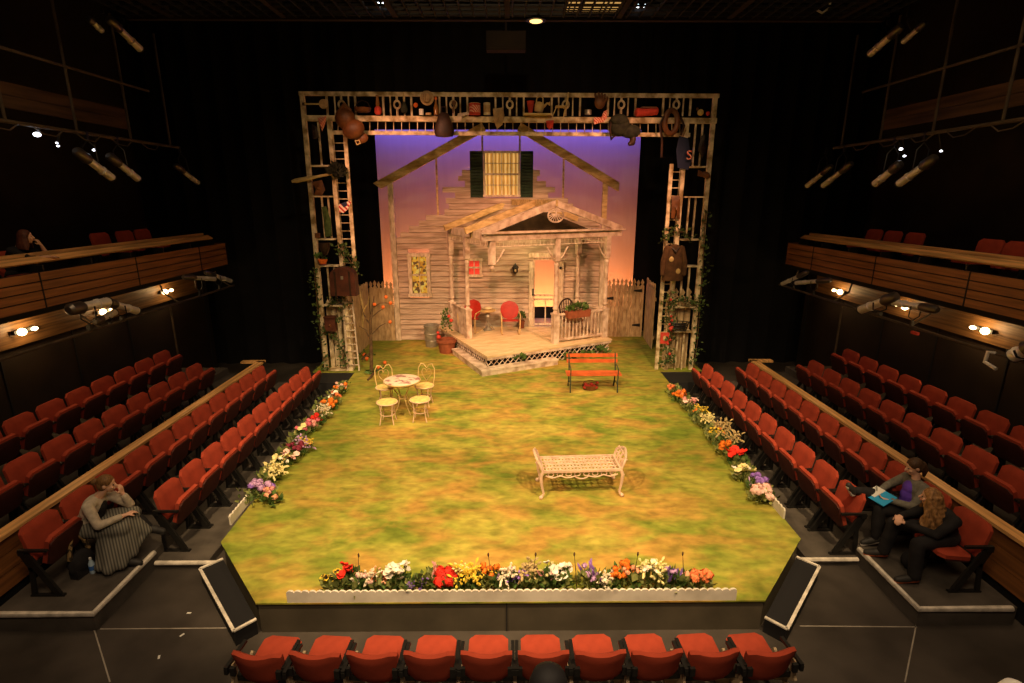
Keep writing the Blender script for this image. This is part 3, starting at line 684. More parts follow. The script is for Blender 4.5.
stp = MB(); stp.prism([(-.25, -.24), (2.04, -.24), (2.04, .0), (0, .0), (0, 2.08), (-.18, 2.08)], 0, .12); part('step_riser', stp, M['chalk'], pr, False)
def post(u, w, z1=3.50, half=False):
    m = MB(); z0 = .45 if not half else 2.75
    if not half:
        m.box((u, w, z0 + .42), (.17, .17, .84)); m.box((u, w, z0 + .86), (.20, .20, .05))
        m.lathe([(.085, 1.33), (.05, 1.40), (.08, 1.46), (.062, 1.55), (.055, 2.6), (.075, 2.7), (.05, 2.76), (.08, 2.80)], (u, w, 0), 12)
    else: m.lathe([(.02, 2.62), (.07, 2.70), (.05, 2.78), (.08, 2.84)], (u, w, 0), 12)
    m.box((u, w, (2.8 + z1) / 2), (.15, .15, z1 - 2.8)); return m
for u, w, hf in ((.30, 2.0, 0), (.30, 3.30, 0), (2.28, .33, 0), (3.96, .30, 0), (3.92, 1.70, 0), (.32, .33, 1)):
    part('post' if not hf else 'pendant', post(u, w, 3.5, hf), M['chalk'], pr, True, 30)
bm_ = MB(); bm_.box((2.2, .30, 3.52), (4.4, .15, .20)); bm_.box((2.2, .18, 3.62), (4.5, .10, .05)); part('roof_beam', bm_, M['chalk'], pr, False)
bm_ = MB(); bm_.box((.30, 1.85, 3.52), (.15, 3.1, .18)); part('roof_beam', bm_, M['trim'], pr, False)
bm_ = MB(); bm_.box((3.96, 1.0, 3.52), (.15, 1.4, .18)); part('roof_beam', bm_, M['trim'], pr, False)
bm_ = MB(); bm_.box((2.0, 1.45, 3.50), (3.6, .12, .16)); part('tie_beam', bm_, M['lumber'], pr, False)
for w, right in ((.22, 1), (1.35, 1), (2.95, 0)):
    a = (0.0, w, 3.62); p = (2.15, w, 4.34); c_ = (4.36, w, 3.62)
    part('porch_rafter', MB().bar(a, p, .10, .17), M['chalk'] if w < 1 else M['lumber'], pr, False)
    if right and w < 1: part('porch_rafter', MB().bar(p, c_, .10, .17), M['chalk'], pr, False)
part('porch_rafter', MB().bar((2.15, 1.35, 4.34), (3.6, 1.35, 3.87), .10, .15), M['lumber'], pr, False)
part('gable_shade_panel', MB().prism_xz([(.5, 3.6), (3.8, 3.6), (2.15, 4.18)], 1.05, 1.09), M['gableshade'], pr, False)  # dark sheet added to paint the shade behind the open gable rafters
part('ridge_board', MB().box((2.15, 1.45, 4.35), (.06, 2.6, .17)), M['lumber'], pr, False)
or_ = MB(); cx, cz = 2.15, 4.02
or_.tube([(cx + .24 * math.cos(t), .2, cz + .17 * math.sin(t)) for t in [2 * math.pi * k / 20 for k in range(20)]], .022, 6, closed=True)
for k in range(9):
    t = math.pi + math.pi * k / 8; or_.tube([(cx, .2, cz + .05), (cx + .24 * math.cos(t), .2, cz + .17 * math.sin(t))], .012, 5)
or_.box((cx, .2, cz + .12), (.04, .04, .3)); or_.box((cx, .21, cz + .12), (.9, .03, .05))
part('gable_ornament', or_, M['chalk'], pr)
fr = MB()
def frieze(a, b, m):
    a = Vector(a); b = Vector(b); n = int((b - a).length / .105); m.bar(a + Vector((0, 0, 3.26)), b + Vector((0, 0, 3.26)), .025, .025); 
    for k in range(1, n): p = a.lerp(b, k / n); m.tube([p + Vector((0, 0, 3.26)), p + Vector((0, 0, 3.43))], [.012, .008], 5)
frieze((.42, .3, 0), (2.18, .3, 0), fr); frieze((2.4, .3, 0), (3.86, .3, 0), fr); frieze((.3, .45, 0), (.3, 1.9, 0), fr); frieze((.3, 2.1, 0), (.3, 3.2, 0), fr); frieze((3.96, .42, 0), (3.94, 1.6, 0), fr)
part('spindle_frieze', fr, M['trim'], pr)
for u, s in ((2.18, -1), (2.40, 1), (3.86, -1), (.44, 1)): part('post_bracket', MB().tube([(u, .3, 2.86), (u + s * .10, .3, 2.98), (u + s * .22, .3, 3.19)], .022, 6), M['chalk'], pr)
def railing(a, b):
    a = Vector(a); b = Vector(b); m = MB(); m.bar(a + Vector((0, 0, 1.28)), b + Vector((0, 0, 1.28)), .09, .05); m.bar(a + Vector((0, 0, .55)), b + Vector((0, 0, .55)), .05, .06)
    rl = part('railing', m, M['chalk'], pr, False); n = int((b - a).length / .118)
    for k in range(1, n):
        p = a.lerp(b, k / n); part('baluster', MB().tube([p + Vector((0, 0, .56)), p + Vector((0, 0, .8)), p + Vector((0, 0, .95)), p + Vector((0, 0, 1.27))], [.024, .024, .02, .024], 6), M['chalk'], rl)
railing((2.37, .31, 0), (3.88, .30, 0)); railing((3.96, .4, 0), (3.93, 1.6, 0))
sp_ = MB()
for k in range(6): sp_.box((.30, 2.2 + .18 * k, .86), (.03, .172, .80))
sp_.box((.30, 2.65, 1.28), (.08, 1.2, .04)); part('side_panel', sp_, M['chalk'], pr, False)
# ------------------------------------------------------------------ on the porch
def shell_chair(u, v, rz, label):
    p = onZ(u, v, .872); t = thing('metal_lawn_chair', label, 'chair', p, rz, 'red shell chairs on the porch')
    tb = Matrix.Translation((0, -.20, .68)) @ Matrix.Rotation(R(14), 4, 'X')
    m = MB().panel(.56, .58, .025, .27, .5, .0, tb, 12, 12); part('shell_back', m, M['redmetal'], t)
    part('seat', MB().panel(.54, .48, .03, .12, .0, .0, Matrix.Translation((0, .08, .42)) @ Matrix.Rotation(R(-84), 4, 'X')), M['redmetal'], t)
    for s in (-1, 1):
        part('frame', MB().tube([(s * .27, -.24, .62), (s * .29, 0, .64), (s * .29, .30, .62), (s * .28, .33, .52), (s * .27, .30, .05), (s * .26, .24, .015), (s * .26, -.30, .015)], .018, 8), M['gilt'], t)
    return t
shell_chair(510, 333, R(185), 'red metal shell chair on the porch, fully visible left of the door')
shell_chair(471, 331, R(160), 'red metal shell chair partly hidden behind the left porch post')
p = onZ(488, 330, .872); t = thing('side_table', 'small round pedestal table between the red porch chairs', 'table', p)
part('table_top', MB().lathe([(.22, .60), (.25, .62), (.25, .64), (.02, .645)], n=18), M['gilt'], t)
part('pedestal', MB().lathe([(.02, .02), (.16, .02), (.05, .1), (.03, .35), (.10, .45), (.05, .55), (.12, .6)], n=10), M['galv'], t)
for k in range(3): a = k * 2.1; part('leg', MB().tube([(0, 0, .25), (.13 * math.cos(a), .13 * math.sin(a), .12), (.2 * math.cos(a), .2 * math.sin(a), .0)], .014, 6), M['galv'], t)
solo('dish', MB().ball((0, 0, .05), (.14, .07, .05), 10, 6), M['tin'], 'small pale dish on the pedestal table between the red chairs', 'dish', loc=p + Vector((0, 0, .645)))
def foliage(mb, c, r, n, size, seed=0, flat=.8, up=0):
    rg = random.Random(seed); c = Vector(c); rx, ry, rz = r if isinstance(r, tuple) else (r, r, r)
    for k in range(n):
        a = rg.uniform(0, 2 * math.pi); el = rg.uniform(-.4, 1); q = rg.uniform(.4, 1) ; ce = math.sqrt(max(0, 1 - el * el))
        p = c + Vector((rx * ce * math.cos(a) * q, ry * ce * math.sin(a) * q, rz * el * q))
        d = (p - c).normalized() + Vector((rg.uniform(-.5, .5), rg.uniform(-.5, .5), rg.uniform(-.2, .6) + up)); d.normalize()
        s = size * rg.uniform(.6, 1.3); sd = d.cross(Vector((rg.uniform(-1, 1), rg.uniform(-1, 1), .4))).normalized() * s * .32; nn = d.cross(sd).normalized() * s * .12
        mb.add([p, p + d * s * .5 + sd + nn, p + d * s, p + d * s * .5 - sd + nn], [(0, 1, 2, 3)])
    return mb
def potted(u, v, z, r, hgt, label, plant, pm='terracotta', blooms=None, seed=1):
    p = onZ(u, v, z); t = thing('potted_plant', label, 'plant', p)
    part('pot', MB().lathe([(.01, 0), (r * .75, 0), (r * .95, hgt * .8), (r * 1.06, hgt * .82), (r * 1.06, hgt), (r * .9, hgt), (r * .88, hgt * .9), (.01, hgt * .88)], n=16), M[pm], t)
    part('foliage', foliage(MB(), (0, 0, hgt + plant[2] * .8), plant, 140, plant[0] * .55, seed, up=.5), M['leaf'], t)
    for k, (bx_, by, bz, br_, m_) in enumerate(blooms or []): part('bloom', MB().ball((bx_, by, bz), br_, 8, 5), M[m_], t)
    return t
potted(521.5, 328, .872, .10, .24, 'little terracotta pot with dark plant beside the red porch chair', (.12, .12, .16), seed=4)
potted(447, 352, .42, .29, .40, 'big terracotta tub with tall green shrub and red flowers beside the porch', (.16, .16, .55), blooms=[(.16, -.05, .98, .06, 'red'), (.1, -.1, 1.12, .05, 'red'), (-.22, -.12, .50, .07, 'red'), (-.24, -.1, .62, .05, 'red')], seed=5)
p = PW(2.95, .26, 1.60); t = thing('flower_box', 'terracotta flower box of green plants hung on the porch railing', 'flower box', p, PA)
part('box', MB().prism_xz([(-.36, 0), (.36, 0), (.40, .2), (-.40, .2)], -.16, .02), M['terracotta'], t, False)
part('foliage', foliage(MB(), (0, -.07, .24), (.38, .10, .14), 160, .12, 8, up=.4), M['leaf'], t)
p = PW(3.35, 1.05); t = thing('wicker_chair', 'dark brown wicker chair showing above the right porch railing', 'chair', p, PA + R(200))
wb = MB()
for k in range(9):
    a = math.pi * k / 8; wb.tube([(-.30 * math.cos(a) * .9, -.22, .42), (-.33 * math.cos(a), -.28, .80 + .25 * math.sin(a))], .014, 5)
wb.tube([(.33 * -math.cos(math.pi * k / 12), -.28, .8 + .25 * math.sin(math.pi * k / 12)) for k in range(13)], .025, 6)
for k in range(4): wb.tube([(-.31, -.25, .5 + .09 * k), (.31, -.25, .5 + .09 * k)], .012, 5)
part('backrest', wb, M['darkleather'], t); part('seat', MB().panel(.6, .5, .06, .1, 0, 0, Matrix.Translation((0, .02, .42)) @ Matrix.Rotation(R(-90), 4, 'X')), M['leather'], t)
for sx in (-1, 1):
    for y in (-.22, .24): part('leg', MB().tube([(sx * .27, y, .42), (sx * .27, y, 0)], .025, 6), M['darkleather'], t)
p = Vector((.24, YW - .09, 2.72)); t = thing('wall_lantern', 'small black iron lantern on the clapboards left of the door', 'lantern', p)
part('back_plate', MB().box((0, .045, .02), (.05, .02, .34)), M['blackmetal'], t, False)
part('cage', MB().lathe([(.03, -.13), (.07, -.08), (.085, .05), (.11, .06), (.05, .14), (.015, .2)], (0, -.05, 0), 6), M['blackmetal'], t, False)
part('globe', MB().ball((0, -.135, -.02), (.03, .02, .05), 8, 6), M['tin'], t)
p = onZ(432, 346, .42); t = thing('trash_can', 'galvanised steel bin standing against the house wall left of the porch', 'bin', p)
part('body', MB().lathe([(.01, 0), (.19, 0), (.235, .64), (.25, .65), (.25, .68), (.22, .68), (.2, .2), (.01, .12)], n=20), M['galv'], t)
for k, zz in enumerate((.2, .42)): part('rib_band', MB().lathe([(.205 + .02 * k, zz - .02), (.218 + .02 * k, zz), (.212 + .02 * k, zz + .02)], n=20), M['galv'], t)
for s in (-1, 1): part('handle', MB().tube([(s * .23, -.06, .52), (s * .28, -.05, .5), (s * .28, .05, .5), (s * .23, .06, .52)], .012, 6), M['galv'], t)
for k, (u, w, rr, lab) in enumerate(((.9, -.02, .12, 'small green weed by the step in front of the lattice'), (2.6, -.08, .13, 'green fern against the lattice, left of its pair'), (3.6, -.1, .17, 'dark leafy weed at the right end of the lattice'), (.0, 2.5, .12, 'green tuft beside the left lattice skirt'), (3.1, -.1, .10, 'tiny fern in the middle of the right lattice'))):
    q = PW(u, w, .42); 
    if u < 1 and w < 0: q = PW(.95, .0, .59)
    solo('fern', foliage(MB(), (0, 0, .1), (rr * 1.3, rr, rr), 60, .12, 20 + k, up=.4), M['leaf'], lab, 'plant', loc=q)

# ------------------------------------------------------------------ fences
def fence(pts, ztop, label, z0=.42, w=.125, m='picket', hinge=(), cat='fence'):
    a, b = Vector((*pts[0], z0)), Vector((*pts[1], z0)); L = (b - a).length; ang = math.atan2(b.y - a.y, b.x - a.x)
    t = thing('picket_fence', label, cat, a, ang); n = max(1, round(L / (w + .012))); st = L / n; rg = random.Random(int(L * 100))
    for k in range(n):
        hgt = ztop - z0 + rg.uniform(-.03, .03); x = st * k; pm = MB()
        pm.prism_xz([(x, 0), (x + w, 0), (x + w, hgt - .22), (x + w * .68, hgt - .18), (x + w * .95, hgt - .10), (x + w * .5, hgt), (x + w * .05, hgt - .10), (x + w * .32, hgt - .18), (x, hgt - .22)], -.012, .012)
        part('picket', pm, M[m], t, False)
    rl = MB()
    for z in (.35, ztop - z0 - .45): rl.box((L / 2, .03, z), (L, .035, .09))
    part('rail', rl, M[m], t, False)
    for x, z in hinge: part('strap_hinge', MB().prism_xz([(x - .22, z - .02), (x, z - .05), (x + .04, z - .05), (x + .04, z + .05), (x, z + .05), (x - .22, z + .02)], -.03, -.013), M['blackmetal'], t, False)
    return t
zf = onY(380, 281, 17.0).z
fence(((-4.40, 17.0), (-3.64, 17.0)), zf, 'bare picket fence between left portal tower and house')
fence(((-4.42, 14.55), (-4.42, 16.95)), zf, 'picket fence return running back beside the left portal tower')
zf2 = onY(630, 279, 17.45).z
fence(((3.12, 17.45), (4.46, 17.45)), zf2, 'bare board gate with strap hinges right of the porch', hinge=((1.22, 1.55), (1.22, .40), (.3, 1.3)), cat='gate')
fence(((4.52, 17.4), (4.40, 15.9)), zf2 + .05, 'picket fence return running forward beside the right portal tower')

# ------------------------------------------------------------------ portal frame of rails, spindles and ladders
YP = 13.88
def px(u, v): return onY(u, v, YP)
pf = thing('portal_frame', 'tall white portal of rails, spindles and ladder rungs framing the house', 'portal', (0, YP, .42))
def lp(u, v, dy=0): q = px(u, v); return Vector((q.x, dy, q.z - .42))
def seg(name, a, b, w, d=.09, m='frame'): return part(name, MB().bar(lp(*a), lp(*b), w, d, (0, 1, 0)) if False else MB().bar(lp(*a), lp(*b), d, w, (0, 1, 0)), M[m], pf, False)
seg('top_rail', (299, 93.6), (719, 96), .07); seg('middle_rail', (303, 118.2), (716, 121), .125, .12); seg('bottom_rail', (331, 132.5), (690, 135), .042)
seg('outer_post', (302, 92), (327, 371), .095, .10); seg('outer_post', (715.5, 94), (690, 372), .095, .10)
seg('inner_post', (329.5, 121), (352, 371), .13, .10); seg('inner_post', (686.5, 123), (665, 372), .13, .10)
seg('ladder_stile', (345, 134), (357, 292), .045); seg('ladder_stile', (671.5, 164), (656, 371), .055)
GR = [[328, 335.8, 342.4, 349.5, 356.2], [384, 391, 397.6, 405, 412], [440, 446.8, 453.6, 460.6, 467.6], [495.7, 502.8, 509.8, 516.7, 523.7], [551.5, 558.4, 565.4, 572.5, 579.7], [607.5, 614, 620.7, 627.5, 634.7], [662.4, 669, 675.6, 682.5, 689.5]]
for g in GR:
    for k, u in enumerate(g):
        a = lp(u, 116); b = lp(u, 95); xm = a.x; z0 = a.z; z1 = b.z; m = MB()
        if k == 2:
            zc = (z0 + z1) / 2 + .02; m.tube([(xm, 0, z0), (xm, 0, zc - .09)], .028, 8); m.tube([(xm, 0, zc + .09), (xm, 0, z1)], .028, 8)
            m.tube([(xm + .072 * math.cos(q), 0, zc + .085 * math.sin(q)) for q in [2 * math.pi * j / 14 for j in range(14)]], .026, 6, closed=True)
        elif k in (0, 4): m.box((xm, 0, (z0 + z1) / 2), (.042, .05, z1 - z0))
        else: m.tube([(xm, 0, z0), (xm, 0, z0 + .1), (xm, 0, z0 + .25), (xm, 0, z1 - .05), (xm, 0, z1)], [.021, .021, .016, .021, .016], 8)
        part('spindle', m, M['frame'], pf)
u = 338.0
while u < 688:
    a = lp(u, 121); b = lp(u, 133.5); part('rung', MB().tube([a, b], .010, 6), M['frame'], pf); u += 7.95
for side in (0, 1):
    v = 143 if side == 0 else 172
    while v < (288 if side == 0 else 366):
        f = (v - 134) / 237
        if side == 0: a = lp(330.5 + 21.5 * (v - 121) / 250, v); b = lp(345 + 12 * (v - 134) / 158, v)
        else: a = lp(686.5 - 21.5 * (v - 123) / 249, v); b = lp(671.5 - 15.5 * (v - 164) / 207, v)
        part('ladder_rung', MB().tube([a, b], .011, 6), M['frame'], pf); v += 8.0
# shelves and stiles of the two towers
def tower(u0, u1, v): # outer and inner edge at height v
    f = (v - 92) / 279.0; return (302 + 25 * f + 3, 329.5 + 22.5 * (v - 121) / 250 - 3) if u0 < 512 else (715.5 - 25.5 * (v - 94) / 278 - 3, 686.5 - 21.5 * (v - 123) / 249 + 3)
for side, vs in ((300, (166, 196.5, 239, 265.5, 305, 369)), (700, (167, 197, 239.5, 266, 306.5, 331, 370.5))):
    for v in vs:
        a, b = tower(side, 0, v); part('shelf', MB().bar(lp(a, v), lp(b, v), .24, .035), M['frame'], pf, False)
for side, va, vb, fr in ((300, 122, 166, (.55,)), (300, 197, 239, (.38, .72)), (300, 266, 305, (.35, .7)), (700, 124, 167, (.34, .68)), (700, 197, 239, (.36, .68)), (700, 267, 306, (.35, .7)), (700, 331, 370, (.33, .66))):
    for f in fr:
        a0, b0 = tower(side, 0, va); a1, b1 = tower(side, 0, vb); part('stile', MB().bar(lp(a0 + (b0 - a0) * f, va), lp(a1 + (b1 - a1) * f, vb), .035, .048, (0, 1, 0)), M['frame'], pf, False)
fence(((-4.78, YP + .12), (-4.12, YP + .12)), onY(330, 299, YP).z, 'pale picket panel filling the foot of the left portal tower', w=.11, m='frame')
fence(((4.18, YP + .14), (4.86, YP + .14)), onY(680, 290, YP).z, 'bare board panel behind the foot of the right portal tower', w=.15)
ld = thing('white_ladder', 'slim white ladder leaning inside the left portal tower', 'ladder', (0, YP, .42))
st0, st1, sb0, sb1 = lp(343, 292, -.05), lp(352, 291, -.05), lp(349.5, 369, -.12), lp(360.5, 369, -.12)
for a, b in ((st0, sb0), (st1, sb1)): part('stile', MB().bar(a, b, .03, .045, (0, 1, 0)), M['chalk'], ld, False)
for k in range(11): f = (k + .4) / 11.2; part('rung', MB().tube([st0.lerp(sb0, f), st1.lerp(sb1, f)], .016, 6), M['chalk'], ld)

# ------------------------------------------------------------------ props hung in the portal
F = YP - .12
def at(u, v, y=None): return onY(u, v, y if y is not None else F)
PXM = 540 / 14.6    # pixels per metre there
def prop(name, mb, m, label, cat, smooth=True, group=None): return solo(name, mb, M[m], label, cat, group, smooth)
c = at(323.5, 104); t = thing('banjo', 'small banjo lying sideways in the top left corner of the portal', 'banjo', c)
part('drum', MB().lathe([(.01, -.03), (.10, -.03), (.11, 0), (.10, .03), (.05, .032), (.045, .0), (.01, .0)], n=16, rot=Matrix.Rotation(R(90), 3, 'X')), M['straw'], t); part('neck', MB().bar((-.08, 0, 0), (-.44, 0, 0), .035, .03), M['lumber'], t, False)
part('pegs', MB().box((-.46, 0, 0), (.08, .03, .06)), M['darkleather'], t, False)
def cloth(pts, name, m, label, cat='cloth', thick=.03, wav=.02):
    """pts: pixel outline, hung flat with folds"""
    P = [at(*p) for p in pts]; c = sum(P, Vector()) / len(P); mb = MB(); n = len(P); vs = []; rings = 4
    rg = random.Random(len(label))
    for s_ in (-1, 1):
        vs.append((0, s_ * (thick + .05), 0))
        for r_ in range(1, rings + 1):
            for k, p in enumerate(P): d = (p - c) * (r_ / rings); vs.append((d.x, s_ * (thick * (1 - (r_ / rings) ** 3) + .004) + wav * math.sin(k * 2.4 + r_) , d.z))
    o = 1 + rings * n; fs = []
    for b_ in (0, o):
        for k in range(n): fs.append((b_, b_ + 1 + k, b_ + 1 + (k + 1) % n))
        for r_ in range(rings - 1):
            for k in range(n): fs.append((b_ + 1 + r_ * n + k, b_ + 1 + (r_ + 1) * n + k, b_ + 1 + (r_ + 1) * n + (k + 1) % n, b_ + 1 + r_ * n + (k + 1) % n))
    for k in range(n): a = 1 + (rings - 1) * n + k; b2 = 1 + (rings - 1) * n + (k + 1) % n; fs.append((a, b2, b2 + o, a + o))
    mb.add(vs, fs); return solo(name, mb, M[m], label, cat, loc=c)
cloth([(318, 118), (326.5, 116), (325, 124), (322.5, 131.5), (320, 127)], 'bandana', 'redcheck', 'red patterned bandana draped over the top left rail', 'bandana')
cloth([(312, 124), (317, 127), (319, 138), (313.5, 139), (311.5, 131)], 'rag', 'darkleather', 'dark maroon rag hanging under the red bandana at left', 'cloth')
t = thing('saddle', 'big brown leather saddle hung over the top left of the portal', 'saddle', at(349, 124, F - .1))
part('seat', MB().ball((-.08, 0, .12), (.24, .16, .25), 12, 8, Matrix.Rotation(R(-20), 3, 'Y')).ball((.10, -.02, -.12), (.27, .15, .22), 12, 8, Matrix.Rotation(R(-20), 3, 'Y')), M['leather'], t)
part('pommel', MB().tube([(-.18, -.06, .28), (-.05, -.1, .42), (.08, -.06, .28)], .045, 8), M['leather'], t)
part('flap', MB().ball((.25, .05, -.3), (.17, .06, .13), 10, 6), M['leather'], t)
part('stirrup', MB().tube([(.12, -.02, -.38), (.16, -.02, -.46), (.24, -.02, -.44), (.22, -.02, -.36)], .015, 6, closed=True), M['lumber'], t)
c = at(363, 112.5); t = thing('basket', 'shallow dark basket on the top rail right of the saddle', 'basket', c)
part('bowl', MB().lathe([(.01, 0), (.12, 0), (.19, .10), (.20, .10), (.17, .02), (.01, .02)], n=16), M['leather'], t); part('handle', MB().tube([(-.18, 0, .1), (-.12, 0, .22), (.0, 0, .27), (.12, 0, .22), (.18, 0, .1)], .014, 6), M['darkleather'], t)
c = at(378.2, 114.5); t = thing('red_lamp', 'dark red round oil lamp standing on the top rail at left', 'lamp', c)
part('bowl', MB().lathe([(.01, 0), (.06, 0), (.09, .06), (.08, .14), (.04, .18)], n=14), M['red'], t); part('chimney', MB().lathe([(.035, .18), (.05, .24), (.03, .36), (.035, .42), (.01, .42)], n=12), M['bottleglass'], t)
c = at(404, 106); t = thing('whisk_broom', 'brown whisk broom hanging among the spindles at upper left', 'broom', c)
part('bristles', MB().lathe([(.02, .10), (.05, .04), (.085, -.06), (.07, -.14), (.01, -.16)], n=12, sy=.5), M['khaki'], t); part('handle', MB().tube([(0, 0, .1), (0, 0, .3)], .016, 6), M['lumber'], t)
c = at(427, 98); t = thing('straw_hat', 'round straw hat with striped crown hung on the top rail', 'hat', c)
part('brim', MB().lathe([(.01, -.01), (.155, -.015), (.163, 0), (.155, .012), (.01, .02)], n=20, rot=Matrix.Rotation(R(90), 3, 'X')), M['straw'], t); part('crown', MB().lathe([(.11, .0), (.10, .09), (.07, .11), (.01, .115)], n=18, rot=Matrix.Rotation(R(90), 3, 'X')), M['redcheck'] if False else M['straw'], t)
for k in range(4): part('ribbon', MB().box((-.06 + .04 * k, -.115, 0), (.008, .01, .14)), M['leather'], t, False)
prop('ball', MB().ball(at(415.6, 105), .055, 10, 8), 'orange', 'small orange ball beside the straw hat', 'ball')
def tin(u, v, r, hh, m, label, name='tin', cat='tin', band=None):
    t = thing(name, label, cat, at(u, v)); part('body', MB().lathe([(.01, 0), (r, 0), (r, hh), (r * .93, hh), (r * .9, hh * .9), (.01, hh * .9)], n=16), M[m], t)
    if band: part('paper_band', MB().lathe([(r * 1.01, hh * .18), (r * 1.012, hh * .8)], n=16), M[band], t)
    part('rim', MB().lathe([(r * .98, hh * .97), (r * 1.04, hh * .99), (r * .98, hh * 1.01)], n=16), M['tin'], t); return t
tin(421.5, 115, .055, .13, 'paper', 'small white cup on the rail under the straw hat', 'cup', 'cup')
tin(428.5, 115, .07, .045, 'straw', 'low pale dish on the rail under the straw hat', 'dish', 'dish')
t = thing('jug', 'brown glass jug standing right of the straw hat', 'jug', at(436.4, 115)); part('body', MB().lathe([(.01, 0), (.06, 0), (.065, .16), (.03, .24), (.025, .33)], n=14), M['bottleglass'], t); part('stopper', MB().lathe([(.028, .33), (.035, .37), (.01, .41)], n=10), M['orange'], t)
t = thing('leather_bag', 'dark bell shaped leather bag hung below the top rail', 'bag', at(444, 124, F - .06))
part('body', MB().lathe([(.05, .26), (.12, .22), (.20, .0), (.24, -.18), (.20, -.28), (.01, -.30)], n=16, sy=.55), M['darkleather'], t); part('strap', MB().tube([(-.06, 0, .24), (-.05, 0, .38), (.05, 0, .38), (.06, 0, .24)], .018, 6), M['darkleather'], t)
prop('pliers', MB().bar(at(454, 102), at(453, 113), .03, .05).ball(at(454, 103), (.05, .02, .06)), 'leather', 'brown pliers hanging on the third ringed spindle', 'pliers')
cloth([(458, 113.5), (467, 112), (473, 113.5), (463, 116), (461, 121), (457.5, 122), (457, 117)], 'cloth', 'chalk', 'white cloth lying over the top rail left of the painted tin', 'cloth')
tin(474.8, 114.8, .135, .25, 'red', 'large red and cream banded tin on the top rail', 'tin', 'tin', 'redcheck')
tin(487, 114.8, .08, .26, 'tin', 'tall pale tin beside the large red banded tin', 'tin', 'tin', 'straw')
cloth([(493, 109), (503, 107.5), (504.5, 115), (502.5, 125), (497, 129), (494, 121)], 'fur_pelt', 'straw', 'pale ragged pelt hanging over the middle of the top rail', 'pelt', .06, .05)
sh = MB().bar(at(524, 114.5), at(551, 115), .3, .035); prop('wall_shelf', sh, 'lumber', 'short board shelf under the watering can', 'shelf', False)
t = thing('red_bucket', 'red flared bucket beside the watering can', 'bucket', at(530.5, 113)); part('body', MB().lathe([(.01, 0), (.045, 0), (.09, .26), (.08, .26), (.04, .03), (.01, .03)], n=14), M['red'], t); part('bail', MB().tube([(-.085, 0, .26), (0, -.06, .24), (.085, 0, .26)], .008, 5), M['galv'], t)
t = thing('watering_can', 'cream watering can with arched handle on the portal shelf', 'watering can', at(539.5, 106), 0)
part('body', MB().lathe([(.01, -.12), (.10, -.13), (.12, .02), (.08, .08), (.07, .08), (.01, .05)], n=16, rot=Matrix.Rotation(R(12), 3, 'Y')), M['gilt'], t)
part('handle', MB().tube([(-.09, 0, .02), (-.06, 0, .18), (.02, 0, .23), (.08, 0, .17), (.08, 0, .06)], .016, 6), M['gilt'], t)
part('spout', MB().tube([(.10, 0, -.02), (.18, 0, .06), (.22, 0, .05), (.25, 0, .05)], [.03, .022, .03, .05], 8), M['gilt'], t)
t = thing('hung_chair', 'little wooden chair hung sideways in the top rail', 'chair', at(561, 105)); k = M['lumber']
part('seat', MB().box((0, 0, -.04), (.26, .22, .03)), k, t, False); part('backrest', MB().bar((.13, .1, -.04), (.16, .12, .26), .03).bar((.13, -.1, -.04), (.16, -.08, .26), .03).bar((.15, .12, .22), (.15, -.08, .22), .03).bar((.145, .12, .1), (.145, -.08, .1), .03), k, t, False)
for a in (-.11, .11):
    for b in (-.09, .09): part('leg', MB().bar((a, b, -.05), (a * (1.5 if a < 0 else 1.0) - .04, b, -.27), .022), k, t, False)
cloth([(546, 121), (554, 120), (553, 127), (549, 130), (547, 127)], 'rag', 'red', 'dark red rag hanging below the rail near the watering can', 'cloth')
t = thing('baseball_glove', 'brown leather baseball glove hung at the top right', 'glove', at(600, 101)); part('palm', MB().ball((0, 0, -.03), (.13, .05, .15), 12, 8), M['leather'], t)
for k in range(4): part('finger', MB().cap((-.08 + .05 * k, 0, .04), (-.12 + .075 * k, -.01, .17 - .02 * abs(k - 1.2)), .035, .028, 8), M['leather'], t)
part('thumb', MB().cap((.1, 0, -.04), (.17, 0, .07), .035, .03, 8), M['leather'], t)
tin(588, 114.6, .08, .10, 'galv', 'small dark tin on the rail left of the glove', 'tin', 'tin')
cloth([(593.5, 117.5), (602, 117), (604, 111), (607.5, 110), (607, 118), (603, 122), (594, 124.5)], 'bandana', 'redcheck', 'red patterned bandana draped over the rail below the glove', 'bandana')
t = thing('rucksack', 'bulky khaki rucksack hung over the top right rail', 'rucksack', at(619, 125, F - .08)); part('bag', MB().ball((0, 0, 0), (.26, .16, .25), 14, 8).ball((.28, .02, -.14), (.26, .13, .16), 12, 8), M['khaki'], t); part('flap', MB().ball((-.02, -.1, .1), (.22, .1, .13), 12, 6), M['khaki'], t); part('strap', MB().tube([(-.2, -.08, .1), (-.24, -.12, -.1), (-.18, -.08, -.34), (-.10, -.06, -.24)], .025, 6), M['darkleather'], t)
t = thing('boot', 'dark boot dangling under the khaki rucksack', 'boot', at(633, 137, F - .05)); part('shaft', MB().cap((0, 0, .16), (.0, 0, -.08), .075, .07, 10), M['darkleather'], t); part('foot', MB().cap((-.01, 0, -.12), (-.08, -.06, -.16), .075, .05, 10), M['darkleather'], t)
t = thing('rolled_blanket', 'bright red folded blanket lying on the top right rail', 'blanket', at(647, 112)); part('roll', MB().tube([(-.29, 0, -.01), (-.25, 0, -.01), (0, 0, .0), (.24, 0, .02), (.27, 0, .02)], [.05, .10, .09, .085, .04], 12), M['red'], t); part('fold', MB().box((.02, -.03, .09), (.36, .14, .03)), M['leather'], t, False)
